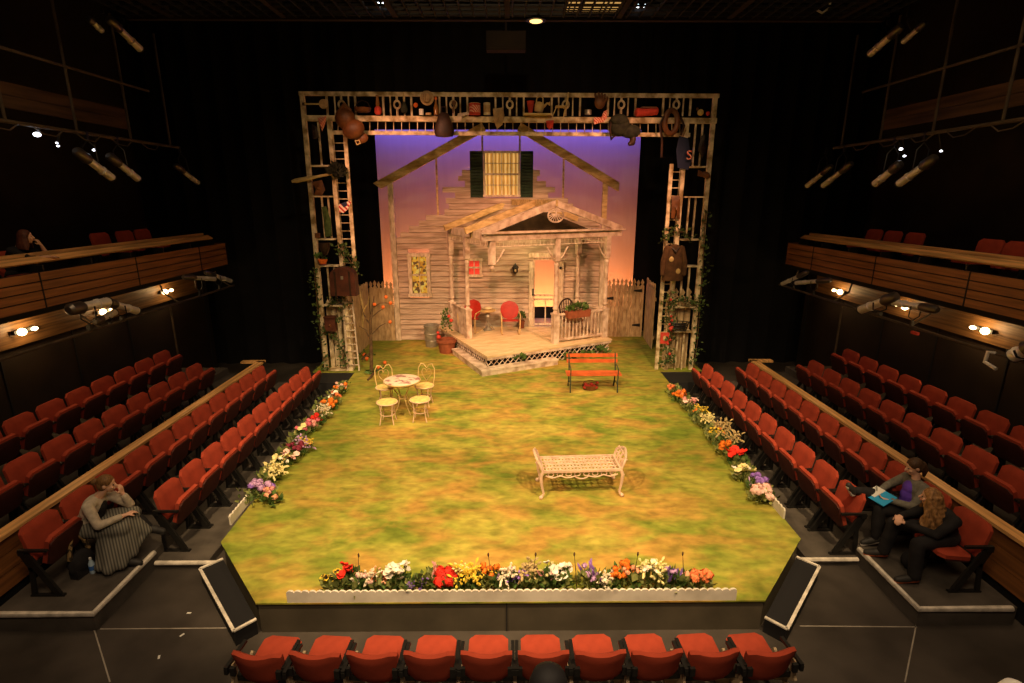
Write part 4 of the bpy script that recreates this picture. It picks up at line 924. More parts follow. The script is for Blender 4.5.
t = thing('horse_collar', 'dark horse collar and harness hung in the top right corner', 'harness', at(671, 122, F - .05)); part('collar', MB().tube([(.15 * math.cos(a), 0, .26 * math.sin(a)) for a in [2 * math.pi * j / 18 for j in range(18)]], .065, 8, closed=True), M['leather'], t); part('strap', MB().tube([(-.2, -.06, .12), (-.28, -.08, -.1), (-.2, -.05, -.4), (-.18, -.04, -.8)], .028, 6).tube([(.2, -.06, .1), (.3, -.08, -.1), (.24, -.05, -.3)], .03, 6), M['darkleather'], t)
for u, v, r, m, lab in ((700.5, 112.5, .075, 'cushion', 'yellow ball in the top right corner of the portal'), (708, 113.5, .05, 'red', 'small red ball beside the yellow one, top right corner'), (697.5, 109, .035, 'leather', 'tiny brown ball left of the yellow one, top right corner')): prop('ball', MB().ball(at(u, v), r, 10, 8), m, lab, 'ball')
jersey = cloth([(679, 136), (688, 138), (692, 160), (688, 170), (678, 168), (676, 150)], 'jersey', 'navy', 'dark jersey hung on the right tower carrying a pale red S', 'jersey')
fc = bpy.data.curves.new('letter', 'FONT'); fc.body = 'S'; fc.size = .30; fc.extrude = .008; fc.align_x = 'CENTER'; fc.align_y = 'CENTER'
lo = bpy.data.objects.new('letter_tmp', fc); COL.objects.link(lo); lm = bpy.data.meshes.new_from_object(lo.evaluated_get(bpy.context.evaluated_depsgraph_get())); bpy.data.objects.remove(lo); lm.materials.clear(); lm.materials.append(M['redcheck'])
put('letter', lm, jersey, (.10, -.13, -.05), (R(90), 0, 0), label='pale red letter S')
cloth([(701, 136), (705, 134), (706, 152), (702, 158), (698, 150)], 'dark_sock', 'darkleather', 'dark rag hanging between the stiles high on the right tower', 'cloth')
t = thing('work_glove', 'tan work glove stuck on the outer post of right tower', 'glove', at(706, 175)); part('palm', MB().ball((0, 0, 0), (.12, .05, .08), 10, 6, Matrix.Rotation(R(25), 3, 'Y')), M['leather'], t)
for k in range(4): part('finger', MB().cap((-.08, 0, .04 - .02 * k), (-.19, 0, .10 - .035 * k), .024, .02, 8), M['leather'], t)
cloth([(671.5, 196), (680, 196), (680, 219), (677, 219), (676, 203), (674.5, 219), (671, 218)], 'trousers', 'leather', 'small brown trousers hung on the right tower ladder', 'trousers')
t = thing('old_coat', 'long dark brown coat hung on the right tower above the fence', 'coat', at(673.5, 262, F - .08))
part('body', MB().lathe([(.06, .44), (.20, .36), (.24, .1), (.28, -.45), (.26, -.47), (.01, -.46)], n=16, sy=.45), M['coat'], t)
for s in (-1, 1): part('sleeve', MB().chain([(s * .18, 0, .34), (s * .27, -.03, 0), (s * .27, -.05, -.3)], [.08, .07, .06], 10), M['coat'], t)
part('collar', MB().tube([(-.08, -.08, .36), (0, -.14, .26), (.08, -.08, .36)], .03, 6), M['darkleather'], t)
for k, (dx, dz) in enumerate(((-.09, .08), (.1, -.22))): part('patch', MB().ball((dx, -.115, dz), (.06, .02, .07), 8, 6), M['lumber'], t)
t = thing('bat', 'long pale wooden bat stuck out from the left tower', 'bat', (0, 0, 0)); t.location = at(311, 179.5, F - .05)
a_ = at(292, 181.5, F - .05) - t.location; b_ = at(331, 174, F - .05) - t.location; part('shaft', MB().tube([a_, a_.lerp(b_, .1), a_.lerp(b_, .5), a_.lerp(b_, .6), b_], [.03, .055, .05, .035, .03], 10), M['lumber'], t); part('knob', MB().ball(b_, .045, 8, 6), M['lumber'], t)
t = thing('bird_nest', 'dark ragged bundle of twigs where the bat meets the left tower', 'bundle', at(337, 173, F - .06)); part('twigs', foliage(MB(), (0, 0, 0), (.17, .1, .16), 170, .13, 31), M['khaki'], t)
part('core', MB().ball((0, 0, 0), (.13, .08, .12), 10, 6), M['khaki'], t)
cloth([(312, 182), (322, 180), (325, 190), (322, 196), (314, 195), (316, 189)], 'glove_pair', 'leather', 'brown glove lying on the left tower shelf below the bat', 'glove')
t = thing('bunting', 'red and white striped bunting fan on the left tower ladder', 'bunting', at(343, 206, F + .10))
part('fan', MB().move(lambda v: v).prism_xz([(-.22, .0), (-.15, -.13), (.0, -.17), (.12, -.08), (.22, .12), (.1, .10)], -.02, .02), M['flag'], t); part('canton', MB().prism_xz([(-.04, .06), (.1, .11), (.12, .02), (.02, -.03)], -.032, -.018), M['navy'], t, False)
cloth([(322, 207), (326, 206), (331, 222), (332, 236), (325, 237), (324, 222)], 'scarf', 'leafdark', 'green striped scarf hanging on the left tower', 'scarf')
prop('block', MB().box(at(317.5, 235.5), (.1, .1, .12)), 'leather', 'small brown block on a left tower shelf', 'block', False)
t = thing('lampshade_basket', 'dark woven basket hanging inside the left tower', 'basket', at(324.5, 247)); part('bowl', MB().lathe([(.14, .1), (.13, .0), (.09, -.12), (.05, -.2), (.01, -.2)], n=14), M['darkleather'], t)
t = thing('potted_plant', 'orange pot with green sprout on a left tower shelf', 'plant', at(323, 264)); part('pot', MB().lathe([(.01, 0), (.08, 0), (.12, .1), (.12, .12), (.1, .12), (.01, .1)], n=14), M['orange'], t); part('foliage', foliage(MB(), (-.05, 0, .16), (.12, .08, .09), 40, .1, 3, up=.4), M['leaf'], t)
t = thing('steamer_trunk', 'round topped dark red wooden trunk hung on the left tower', 'trunk', at(344, 281, F - .18))
prof = [(-.33, -.36), (.33, -.36), (.31, .16)] + [(.31 * math.cos(a), .16 + .2 * math.sin(a)) for a in [math.pi * j / 8 for j in range(1, 8)]] + [(-.31, .16)]
part('body', MB().prism_xz(prof, -.14, .14), mat('trunk_red_brown', (.075, .020, .010), .6, .3, 5), t, False)
part('strap', MB().box((-.18, -.15, -.05), (.04, .02, .62)).box((.18, -.15, -.05), (.04, .02, .62)), M['darkleather'], t, False); part('latch', MB().box((0, -.15, .1), (.06, .02, .08)), M['galv'], t, False)
t = thing('letter_box', 'small dark red wooden box on the left tower pickets', 'box', at(331, 324, F - .05)); part('body', MB().box((0, 0, 0), (.27, .18, .36)), MATS['trunk_red_brown'], t, False); part('lid', MB().bar((-.15, 0, .19), (.15, 0, .19), .24, .03), MATS['trunk_red_brown'], t, False); part('knob', MB().ball((0, -.1, -.02), .03, 8, 6), M['leather'], t)
t = thing('wire_basket', 'black wire basket on a shelf low on the right tower', 'basket', at(678.5, 330, F - .04)); wb = MB()
for k in range(4): wb.tube([((.2 + .02 * k) * math.cos(a), (.1 + .01 * k) * math.sin(a), .07 * k) for a in [2 * math.pi * j / 16 for j in range(16)]], .013, 5, closed=True)
for j in range(12): a = 2 * math.pi * j / 12; wb.tube([(.2 * math.cos(a), .1 * math.sin(a), 0), (.26 * math.cos(a), .13 * math.sin(a), .21)], .011, 5)
part('wire', wb, M['blackmetal'], t); part('contents', MB().ball((0, 0, .1), (.18, .09, .09), 10, 6), M['darkleather'], t)
prop('apple', MB().ball(at(671, 328.5, F - .12), .05, 10, 8), 'red', 'red apple at the left of the black wire basket', 'apple')
t = thing('red_sign', 'little red wooden sign hanging low on the right tower', 'sign', at(664.5, 338, F - .03)); part('board', MB().box((0, 0, 0), (.22, .03, .30)), M['red'], t, False); part('emblem', MB().ball((0, -.02, .0), (.05, .012, .07), 8, 6), M['straw'], t)
# ivy
def ivy(pts, n, label, seed, r=.06, blooms=0, y=None):
    P = [at(*p, y) for p in pts]; t = thing('climbing_ivy', label, 'ivy', P[0]); Q = [p - P[0] for p in P]
    part('stem', MB().tube(Q, .012, 5), M['bark'], t); rg = random.Random(seed); mb = MB()
    for k in range(n):
        f = rg.uniform(0, len(Q) - 1.001); i = int(f); p = Q[i].lerp(Q[i + 1], f - i) + Vector((rg.gauss(0, r), rg.uniform(-.10, .03), rg.gauss(0, r * .7))); foliage(mb, p, .02, 2, .095, rg.random())
    part('leaves', mb, M['leafdark'], t)
    for k in range(blooms): f = rg.uniform(0, len(Q) - 1.001); i = int(f); part('bloom', MB().ball(Q[i].lerp(Q[i + 1], f - i) + Vector((rg.gauss(0, .06), -.1, rg.gauss(0, .05))), .035, 8, 5), M['red'], t)
ivy([(324, 370), (321, 340), (318, 315), (316, 290), (314, 268)], 70, 'ivy climbing the outer post of the left tower', 1)
ivy([(345, 366), (342, 350), (336, 338), (326, 330), (335, 322), (341, 316)], 90, 'ivy strand crossing the pale pickets of the left tower', 2)
ivy([(342, 244), (346, 254), (351, 262), (354, 272)], 70, 'pale flowering ivy at the middle of the left tower ladder', 3, .08)
ivy([(330, 305), (338, 300), (346, 307)], 40, 'ivy sprig at the top of the left tower pickets', 4, .09)
ivy([(694, 366), (697, 345), (699, 320), (701, 295), (703, 268), (704, 240), (706, 210)], 90, 'ivy climbing the outer post of the right tower', 5)
ivy([(665, 366), (669, 350), (671, 330), (668, 310), (671, 290)], 110, 'ivy with red blooms at the foot of the right tower', 6, .09, 9)
ivy([(663, 240), (672, 232), (684, 232), (690, 240)], 50, 'ivy strand across the middle of the right tower', 7, .09)
ivy([(668, 305), (680, 300), (692, 303), (700, 309)], 60, 'ivy draped over the shelf of the right tower', 8, .09)

# ------------------------------------------------------------------ yard trees
def gnd(u, v, z=.42): return onZ(u, v, z)
b0 = gnd(371.5, 374); t = thing('orange_tree', 'thin dark dead tree with oranges beside the left portal tower', 'tree', b0)
Y0 = b0.y
def tp_(u, v, dy=0): return onY(u, v, Y0 + dy) - b0
part('trunk', MB().tube([(0, 0, 0), tp_(371, 345), tp_(370.5, 320), tp_(373, 305), tp_(374, 296)], [.05, .042, .035, .025, .012], 8), M['bark'], t)
for br_ in ([(370.6, 325), (364, 315), (361, 305)], [(371, 335), (380, 326), (386, 323)], [(372, 308), (380, 303), (390, 303)], [(370.8, 318), (378, 312), (384, 308)], [(371.2, 352), (365, 357), (362, 362)], [(371, 341), (366, 330), (359, 326)]):
    part('branch', MB().tube([tp_(*q) for q in br_], [.022, .015, .006], 6), M['bark'], t)
for u, v in ((374.5, 304.5), (390.5, 303), (390, 322), (386, 297), (383, 307)): part('orange', MB().ball(tp_(u, v, -.03), .046, 10, 8), M['orange'], t)
b1 = gnd(360.5, 349); t = thing('bare_sapling', 'pale bare sapling trunk beside the white ladder', 'tree', b1)
part('trunk', MB().tube([(0, 0, 0), onY(361.5, 330, b1.y) - b1, onY(363.5, 310, b1.y) - b1, onY(360, 294, b1.y) - b1, onY(358, 284, b1.y) - b1], [.055, .05, .04, .035, .015], 8), M['lumber'], t)
part('branch', MB().tube([onY(363, 312, b1.y) - b1, onY(368, 303, b1.y) - b1, onY(369, 296, b1.y) - b1], [.03, .02, .008], 6), M['lumber'], t)
for k, (pts, oc, lab) in enumerate((([(368, 381), (376, 374), (388, 369)], [(385, 365), (379, 370)], 'fallen orange branch lying on the lawn behind the bistro table'), ([(362, 360), (366, 357), (370, 362)], [(364.5, 357), (367, 361)], 'small fallen branch with oranges by the tree trunk'))):
    q0 = gnd(*pts[0]); t = thing('fallen_branch', lab, 'branch', q0)
    part('twig', MB().tube([gnd(*p) - q0 + Vector((0, 0, .03 + .05 * j)) for j, p in enumerate(pts)], [.03, .02, .01], 6), M['bark'], t)
    for p in oc: part('orange', MB().ball(gnd(*p) - q0 + Vector((0, 0, .07)), .055, 10, 8), M['orange'], t)
    part('leaves', foliage(MB(), gnd(*pts[1]) - q0 + Vector((0, 0, .08)), (.22, .1, .07), 26, .1, 60 + k), M['leaf'], t)

# ------------------------------------------------------------------ bistro set
p = Vector((-2.26, 10.93, .42)); t = thing('bistro_table', 'round white topped wire bistro table with painted flowers', 'table', p)
part('table_top', MB().lathe([(.01, .70), (.36, .70), (.385, .715), (.385, .73), (.36, .74), (.01, .742)], n=28), mat('painted_table_top', (.80, .62, .48), .4, 0, 7, col2=(.36, .13, .11), lo=.50, hi=.60), t)
part('rim', MB().tube([(.385 * math.cos(a), .385 * math.sin(a), .72) for a in [2 * math.pi * j / 28 for j in range(28)]], .014, 6, closed=True), M['gilt'], t)
part('apron', MB().tube([(.30 * math.cos(a), .30 * math.sin(a), .66) for a in [2 * math.pi * j / 24 for j in range(24)]], .008, 5, closed=True), M['gilt'], t)
for k in range(4):
    a = math.pi / 4 + k * math.pi / 2; c_, s_ = math.cos(a), math.sin(a)
    part('leg', MB().tube([(c_ * .30, s_ * .30, .70), (c_ * .16, s_ * .16, .50), (c_ * .07, s_ * .07, .33), (c_ * .15, s_ * .15, .14), (c_ * .26, s_ * .26, .0)], .011, 6), M['gilt'], t)
part('ring', MB().tube([(.09 * math.cos(a), .09 * math.sin(a), .33) for a in [2 * math.pi * j / 16 for j in range(16)]], .010, 5, closed=True), M['gilt'], t)
def heart(mb, w, z0, hh, r=.010, y=0):
    P = []
    for j in range(25):
        a = math.pi * 2 * j / 24; x = .0625 * 16 * math.sin(a) ** 3 * w * .5; z = (13 * math.cos(a) - 5 * math.cos(2 * a) - 2 * math.cos(3 * a) - math.cos(4 * a)) / 30 * hh
        P.append((x, y, z0 + hh * .5 + z))
    return mb.tube(P, r, 5)
def bistro_chair(pos, rz, label, back=True):
    t = thing('bistro_chair' if back else 'bistro_stool', label, 'chair' if back else 'stool', pos, rz, 'wire seats around the bistro table')
    part('seat_disc', MB().lathe([(.01, .44), (.19, .44), (.205, .455), (.19, .47), (.01, .475)], n=22), M['cushion'], t)
    part('seat_ring', MB().tube([(.207 * math.cos(a), .207 * math.sin(a), .452) for a in [2 * math.pi * j / 22 for j in range(22)]], .012, 5, closed=True), M['iron'], t)
    for k in range(4):
        a = math.pi / 4 + k * math.pi / 2; c_, s_ = math.cos(a), math.sin(a)
        part('leg', MB().tube([(c_ * .185, s_ * .185, .44), (c_ * .15, s_ * .15, .22), (c_ * .20, s_ * .20, 0)], .011, 6), M['iron'], t)
    part('stretcher_ring', MB().tube([(.15 * math.cos(a), .15 * math.sin(a), .2) for a in [2 * math.pi * j / 18 for j in range(18)]], .009, 5, closed=True), M['iron'], t)
    if back:
        m = MB(); m.tube([(-.17, -.12, .45), (-.19, -.17, .62), (-.185, -.2, .80), (-.13, -.215, .90), (-.06, -.22, .88), (0, -.22, .80), (.06, -.22, .88), (.13, -.215, .90), (.185, -.2, .80), (.19, -.17, .62), (.17, -.12, .45)], .013, 6)
        part('back_frame', m, M['gilt'], t); m = heart(MB(), .22, .52, .30, .010); m.move(lambda v: Vector((v.x, -.15 - (v.z - .45) * .18, v.z))); part('heart_scroll', m, M['gilt'], t)
    return t
bistro_chair((-2.70, 11.26, .42), R(-150) + math.pi + R(-10), 'wire chair with heart back behind the table at left') .rotation_euler.z = R(200)
bistro_chair((-1.86, 11.34, .42), R(170), 'wire chair with heart back behind the table at right')
bistro_chair((-2.47, 10.36, .42), 0, 'yellow topped wire stool in front of the table at left', False)
bistro_chair((-1.82, 10.49, .42), 0, 'yellow topped wire stool in front of the table at right', False)

# ------------------------------------------------------------------ white cast iron bench
t = thing('garden_bench', 'pinkish white cast iron backless bench with raised lattice ends', 'bench', (1.12, 7.71, .42), R(3))
W2, D2, Hs = .60, .235, .44
m = MB()
for y in (-D2, D2): m.box((0, y, Hs), (2 * W2, .035, .035))
for x in (-W2, W2): m.box((x, 0, Hs), (.035, 2 * D2, .035))
st = part('seat_frame', m, M['iron'], t, False)
m = MB(); nx, ny = 10, 4
for i in range(nx):
    for j in range(ny):
        cx, cy = -W2 + .06 + (2 * W2 - .12) * (i + .5) / nx, -D2 + .03 + (2 * D2 - .06) * (j + .5) / ny
        m.tube([(cx + .052 * math.cos(a), cy + .048 * math.sin(a), Hs) for a in [2 * math.pi * k / 10 for k in range(10)]], .0095, 4, closed=True)
        m.ball((cx, cy, Hs), (.02, .02, .008), 6, 4)
for i in range(nx + 1): x = -W2 + .06 + (2 * W2 - .12) * i / nx; m.box((x, 0, Hs), (.012, 2 * D2, .014))
for j in range(1, ny): y = -D2 + .03 + (2 * D2 - .06) * j / ny; m.box((0, y, Hs), (2 * W2, .014, .014))
part('lattice_seat', m, M['iron'], t)
for y in (-D2, D2):
    m = MB(); P = []
    for k in range(41): x = -W2 + .04 + (2 * W2 - .08) * k / 40; P.append((x, y, Hs - .07 - .035 * abs(math.sin(k * math.pi / 8)) - .03 * math.exp(-((k - 20) / 6) ** 2)))
    m.tube(P, .011, 5)
    for k in range(8): cx = -W2 + .12 + .137 * k; m.tube([(cx + .045 * math.cos(a), y, Hs - .052 + .032 * math.sin(a)) for a in [2 * math.pi * q / 10 for q in range(10)]], .008, 4, closed=True)
    part('scroll_apron', m, M['iron'], t)
for sx in (-1, 1):
    for y in (-D2, D2): part('leg', MB().tube([(sx * W2, y, Hs), (sx * (W2 + .035), y * 1.02, .36), (sx * (W2 + .02), y * 1.05, .22), (sx * (W2 - .01), y * 1.08, .08), (sx * (W2 + .03), y * 1.16, .015)], [.026, .03, .022, .018, .026], 8).ball((sx * (W2 + .03), y * 1.16, .025), .032, 8, 6), M['iron'], t)
    m = MB(); P = [(sx * (W2 + .01), -D2, Hs), (sx * (W2 + .05), -D2 * 1.02, Hs + .12), (sx * (W2 + .08), -D2 * .85, Hs + .165), (sx * (W2 + .11), -D2 * .4, Hs + .215), (sx * (W2 + .12), 0, Hs + .24), (sx * (W2 + .11), D2 * .4, Hs + .215), (sx * (W2 + .08), D2 * .85, Hs + .165), (sx * (W2 + .05), D2 * 1.02, Hs + .12), (sx * (W2 + .01), D2, Hs)]
    m.tube(P, .018, 6)
    for k in range(7): y = -D2 * .8 + D2 * 1.6 * k / 6; zt_ = Hs + .24 - .10 * (y / D2) ** 2 * 1.3; m.tube([(sx * (W2 + .01), y, Hs), (sx * (W2 + .05), y + .02 * (-1) ** k, Hs + .13), (sx * (W2 + .115), y, zt_ - .02)], .011, 5)
    for z in (.09, .18): m.tube([(sx * (W2 + .02 + z * .35), -D2 * .95, Hs + z), (sx * (W2 + .02 + z * .35), D2 * .95, Hs + z)], .011, 5)
    part('arm_panel', m, M['iron'], t)
# ------------------------------------------------------------------ orange slat bench with basket
t = thing('slat_bench', 'park bench with orange red slats and dark iron ends', 'bench', (2.04, 12.38, .42), R(0))
for k, (y, z) in enumerate(((-.25, .43), (-.16, .435), (-.07, .435), (.02, .43))): part('seat_slat', MB().box((0, y, z), (1.30, .075, .028)), M['orangeslat'], t, False)
for z in (.66, .79): part('back_slat', MB().box((0, .10 + (z - .5) * .28, z), (1.24, .028, .085)), M['orangeslat'], t, False)
for s in (-1, 1):
    x = s * .56; m = MB(); m.tube([(x, -.30, 0), (x, -.27, .2), (x, -.28, .40), (x, .05, .40), (x, .11, .6), (x, .19, .86)], .018, 6); m.tube([(x, .06, .40), (x, .10, .2), (x, .20, .0)], .018, 6); m.tube([(x, -.27, .2), (x, .10, .2)], .012, 5); m.tube([(x, -.28, .42), (x, -.30, .58), (x, -.1, .62), (x, .10, .6)], .014, 6)
    part('end_frame', m, M['greeniron'], t)
p = gnd(590, 389.5); t = thing('apple_basket', 'low basket of red apples under the orange slat bench', 'basket', p)
part('basket', MB().lathe([(.01, 0), (.8, 0), (1.0, .10), (1.02, .12), (.96, .12), (.8, .03), (.01, .03)], n=18, sx=.20, sy=.12), M['leather'], t)
part('handle', MB().tube([(-.19, 0, .11), (-.15, 0, .2), (0, 0, .24), (.15, 0, .2), (.19, 0, .11)], .009, 5), M['leather'], t)
rg = random.Random(3)
for k in range(11):
    ap = MB().ball((0, 0, 0), (.045, .045, .041), 10, 7); q = p + Vector((-.14 + .07 * (k % 5) + (.035 if k >= 5 else 0), (-.05, .04, .0)[k // 5] if k < 10 else 0, .075 + (.045 if k > 8 else .01 * (k % 2)) + (.04 if k >= 5 and k % 2 else 0)))
    solo('apple', ap, M['redmetal'], 'red apple heaped in the low basket under the slat bench', 'apple', 'apples in the basket', loc=q)

# ------------------------------------------------------------------ flower beds
def edging(a, b, label, h=.155):
    a = Vector((*a, .42)); b = Vector((*b, .42)); L = (b - a).length; ang = math.atan2(b.y - a.y, b.x - a.x); n = max(3, round(L / .085)); P = [(0, 0)]; P.append((L, 0))
    for k in range(n, 0, -1):
        for j in range(5): f = (k - j / 5) / n; P.append((L * f, h - .022 + .022 * math.sin(math.pi * j / 5) ** .6))
    P.append((0, h - .022)); mb = MB().prism_xz(P, -.012, .012); return solo('scalloped_edging', mb, M['chalkpale'], label, 'edging', smooth=False, loc=a, rz=ang)
M['chalkpale'] = mat('pale_edging_board', (.50, .44, .36), .85, 0, 3, col2=(.72, .65, .55), detail=6, lo=.25, hi=.6)
edging((-2.53, 5.235), (2.62, 5.235), 'long pale scalloped edging board along the front of the lawn')
edging((-3.93, 6.75), (-4.02, 12.3), 'pale scalloped edging board behind the left flower bed')
edging((3.98, 6.85), (4.0, 12.1), 'pale scalloped edging board behind the right flower bed')
FC = {}
def fcol(name, col): FC[name] = mat('petal_' + name, col, .7, .15, 14); return FC[name]
for n_, c_ in dict(red=(.72, .03, .015), orange=(.85, .22, .02), coral=(.85, .25, .09), peach=(.85, .42, .24), yellow=(.82, .56, .05), paleyellow=(.80, .68, .30), white=(.82, .74, .62), cream=(.80, .68, .50), pink=(.82, .36, .34), hotpink=(.72, .16, .22), palepink=(.85, .55, .48), purple=(.34, .17, .58), mauve=(.58, .34, .60), violet=(.20, .10, .38), maroon=(.26, .03, .06), tan=(.50, .36, .16), centre=(.03, .015, .01)).items(): fcol(n_, c_)
_bm = {}
def bloom_mesh(kind, r):
    key = (kind, r)
    if key in _bm: return _bm[key]
    mb = MB(); rg = random.Random(kind)
    if kind == 'daisy':
        for k in range(9):
            a = 2 * math.pi * k / 9; d = Vector((math.cos(a), math.sin(a), .12)); s_ = Vector((-math.sin(a), math.cos(a), 0)) * r * .3
            mb.add([(0, 0, 0), d * r * .6 + s_, d * r, d * r * .6 - s_], [(0, 1, 2, 3)])
    elif kind == 'pom':
        for k in range(34 if False else 30):
            z = rg.uniform(-.5, 1); a = rg.uniform(0, 6.28); q = math.sqrt(max(0, 1 - z * z)); d = Vector((q * math.cos(a), q * math.sin(a), z)); s_ = d.orthogonal().normalized() * r * .30; n2 = d.cross(s_).normalized() * r * .3
            mb.add([d * r * .55 - s_, d * r * .95 + n2, d * r * .75 + s_, d * r * .8 - n2], [(0, 1, 2, 3)])
        mb.ball((0, 0, 0), r * .7, 8, 6)
    elif kind == 'cup':
        for k in range(5):
            a = 2 * math.pi * k / 5; d = Vector((math.cos(a), math.sin(a), 0)); s_ = Vector((-math.sin(a), math.cos(a), 0)) * r * .62
            mb.add([(0, 0, 0), d * r * .75 + s_ + Vector((0, 0, r * .45)), d * r * 1.05 + Vector((0, 0, r * .7)), d * r * .75 - s_ + Vector((0, 0, r * .45))], [(0, 1, 2, 3)])
    elif kind == 'spike':
        for k in range(26):
            z = k / 26; a = k * 2.4; q = r * .5 * (1 - z * .7); c = Vector((q * math.cos(a), q * math.sin(a), z * r * 4)); q2 = r * .30 * (1.1 - z * .6); mb.tube([(0, 0, 0), c * .75, c * .92, c, c * 1.12], [5e-5, r * .06, q2, q2, .001], 5)
    elif kind == 'spray':
        for k in range(14): c = Vector((rg.gauss(0, r), rg.gauss(0, r), rg.uniform(-r, r * 1.4))); mb.tube([(0, 0, 0), c * .6, c * .8, c, c * 1.2], [5e-5, r * .05, r * .26, r * .3, .001], 5)
    me = mb.mesh('bloom', FC['red'], True, 40, True); _bm[key] = me; return me
_col = {}
def bloom(t, kind, r, colr, loc, rg):
    key = (kind, r, colr)
    if key not in _col: me = bloom_mesh(kind, r).copy(); me.materials.clear(); me.materials.append(FC[colr]); _col[key] = me
    o = put('bloom', _col[key], t, loc, (rg.uniform(.1, .7), rg.uniform(-.35, .35), rg.uniform(0, 6)))
    return o
def clump(x, y, h_, spread, spec, label, seed, leaf='leaf', nleaf=80, group=None):
    """spec: list of (kind, radius, colour, count)"""
    t = thing('flower_clump', label, 'flowers', (x, y, .42), 0, group); rg = random.Random(seed)
    fo = foliage(MB(), (0, 0, h_ * .32), (spread * 1.15, spread * .8, h_ * .36), nleaf, .09, seed, up=.6); stems = MB()
    for kind, r, colr, n in spec:
        n = round(n * 1.5); r *= 1.08
        for k in range(n):
            dx, dy = rg.uniform(-1, 1) * spread, rg.uniform(-.7, .7) * spread; z = h_ * rg.uniform(.55, 1.0)
            if kind == 'spike': z = h_ * rg.uniform(.35, .6)
            o = bloom(t, kind, r, colr, (dx, dy, z), rg); stems.tube([(dx * .4, dy * .4, .0), (dx * .8, dy * .8, z * .6), (dx, dy, z - .005)], .005, 4)
            if kind == 'daisy': put('flower_centre', CENTRE, o, (0, 0, r * .08))
    part('foliage', fo, M[leaf], t); part('stems', stems, M['leaf'], t)
    return t
CENTRE = MB().ball((0, 0, 0), (.018, .018, .01), 8, 5).mesh('flower_centre', FC['centre'])
FRONT = [(336, .20, .12, [('daisy', .042, 'yellow', 8)], 'yellow daisies with black centres at the left end of front bed'), (351, .28, .11, [('cup', .055, 'red', 4)], 'tall red poppies near the left end of front bed'), (366, .24, .09, [('spray', .05, 'cream', 3), ('pom', .035, 'palepink', 3)], 'cream and blush sprays right of the poppies, front bed'), (378, .16, .09, [('pom', .045, 'coral', 4), ('spray', .04, 'peach', 2)], 'coral orange blooms beside cream sprays, front bed'), (397, .28, .11, [('cup', .045, 'white', 12)], 'white lily clump left of centre in the front bed'), (415, .14, .12, [('spray', .03, 'violet', 3)], 'low dark purple foliage between white lilies and red geranium'), (436, .30, .07, [('spike', .032, 'pink', 4)], 'feathery pink spikes left of the big red geranium'), (446, .20, .09, [('pom', .07, 'red', 13)], 'big dense red geranium in the front bed'), (468, .26, .12, [('spray', .05, 'yellow', 5), ('spray', .04, 'paleyellow', 3)], 'yellow spray right of the red geranium'), (489, .25, .09, [('pom', .04, 'orange', 5), ('daisy', .04, 'yellow', 3)], 'orange and yellow blooms near the front bed centre'),
         (503, .30, .09, [('spray', .05, 'cream', 3), ('spike', .03, 'mauve', 2)], 'pale lilac and cream plumes at the front bed centre'), (516, .20, .09, [('spray', .04, 'purple', 3), ('pom', .03, 'mauve', 3)], 'small purple blooms right of the pale plumes'), (532, .28, .10, [('spray', .05, 'tan', 4), ('spike', .03, 'palepink', 1)], 'dry tan grasses at the right of front bed centre'), (547, .34, .05, [('spike', .035, 'pink', 2)], 'single tall dusty pink plume above white daffodils'), (557, .26, .13, [('cup', .045, 'white', 12), ('pom', .028, 'paleyellow', 4)], 'large white daffodil clump in the front bed right half'), (590, .26, .10, [('spike', .038, 'purple', 4), ('pom', .04, 'mauve', 3)], 'arching purple delphinium in the front bed'), (604, .18, .09, [('spray', .045, 'cream', 4), ('cup', .035, 'white', 4)], 'low cream clump right of the purple delphinium'), (624, .25, .14, [('pom', .042, 'orange', 11), ('pom', .035, 'peach', 3)], 'bright orange marigold clump in the front bed'), (651, .32, .11, [('spray', .05, 'paleyellow', 4), ('cup', .04, 'white', 5)], 'tall pale yellow and white stems right of marigolds'), (671, .28, .08, [('spike', .03, 'violet', 4), ('pom', .03, 'mauve', 3)], 'dark violet spikes near the right end of front bed'), (686, .16, .07, [('pom', .05, 'peach', 3)], 'peach roses low beside the violet spikes'), (698, .22, .09, [('pom', .055, 'coral', 6)], 'coral orange roses at the right end of front bed')]
for k, (u, hh, sp, spec, lab) in enumerate(FRONT):
    q = onY(u, 590, 5.44); clump(q.x, 5.44 + .04 * math.sin(k * 2.3), hh * 1.08, sp * 1.12, spec, lab, 100 + k, 'leaf' if k % 3 else 'leafpale', 90)
for k, u in enumerate((357, 492, 532, 577, 633, 684)):
    q = onY(u, 590, 5.42); t = thing('reed_stem', f'tall bare grass stem rising from the front bed, {ORD[k]} from the left', 'grass stem', (q.x, 5.44, .42), 0, 'bare stems in the front bed')
    part('stem', MB().tube([(0, 0, 0), (.02 * (-1) ** k, .01, .25), (.04 * (-1) ** k, .02, .44)], [.006, .005, .003], 5), M['bark'], t); part('seed_head', MB().ball((.04 * (-1) ** k, .02, .45), (.012, .012, .03), 6, 5), M['bark'], t)
def bed(lst, sx, side, seed):
    for k, (u, v, hh, sp, spec, lab) in enumerate(lst):
        q = onZ(u, v, .42 + hh * .6); clump(sx * (abs(q.x) + .0), q.y, hh * 1.1, sp * 1.15, spec, lab, seed + k, 'leaf' if k % 2 else 'leafpale', 80)
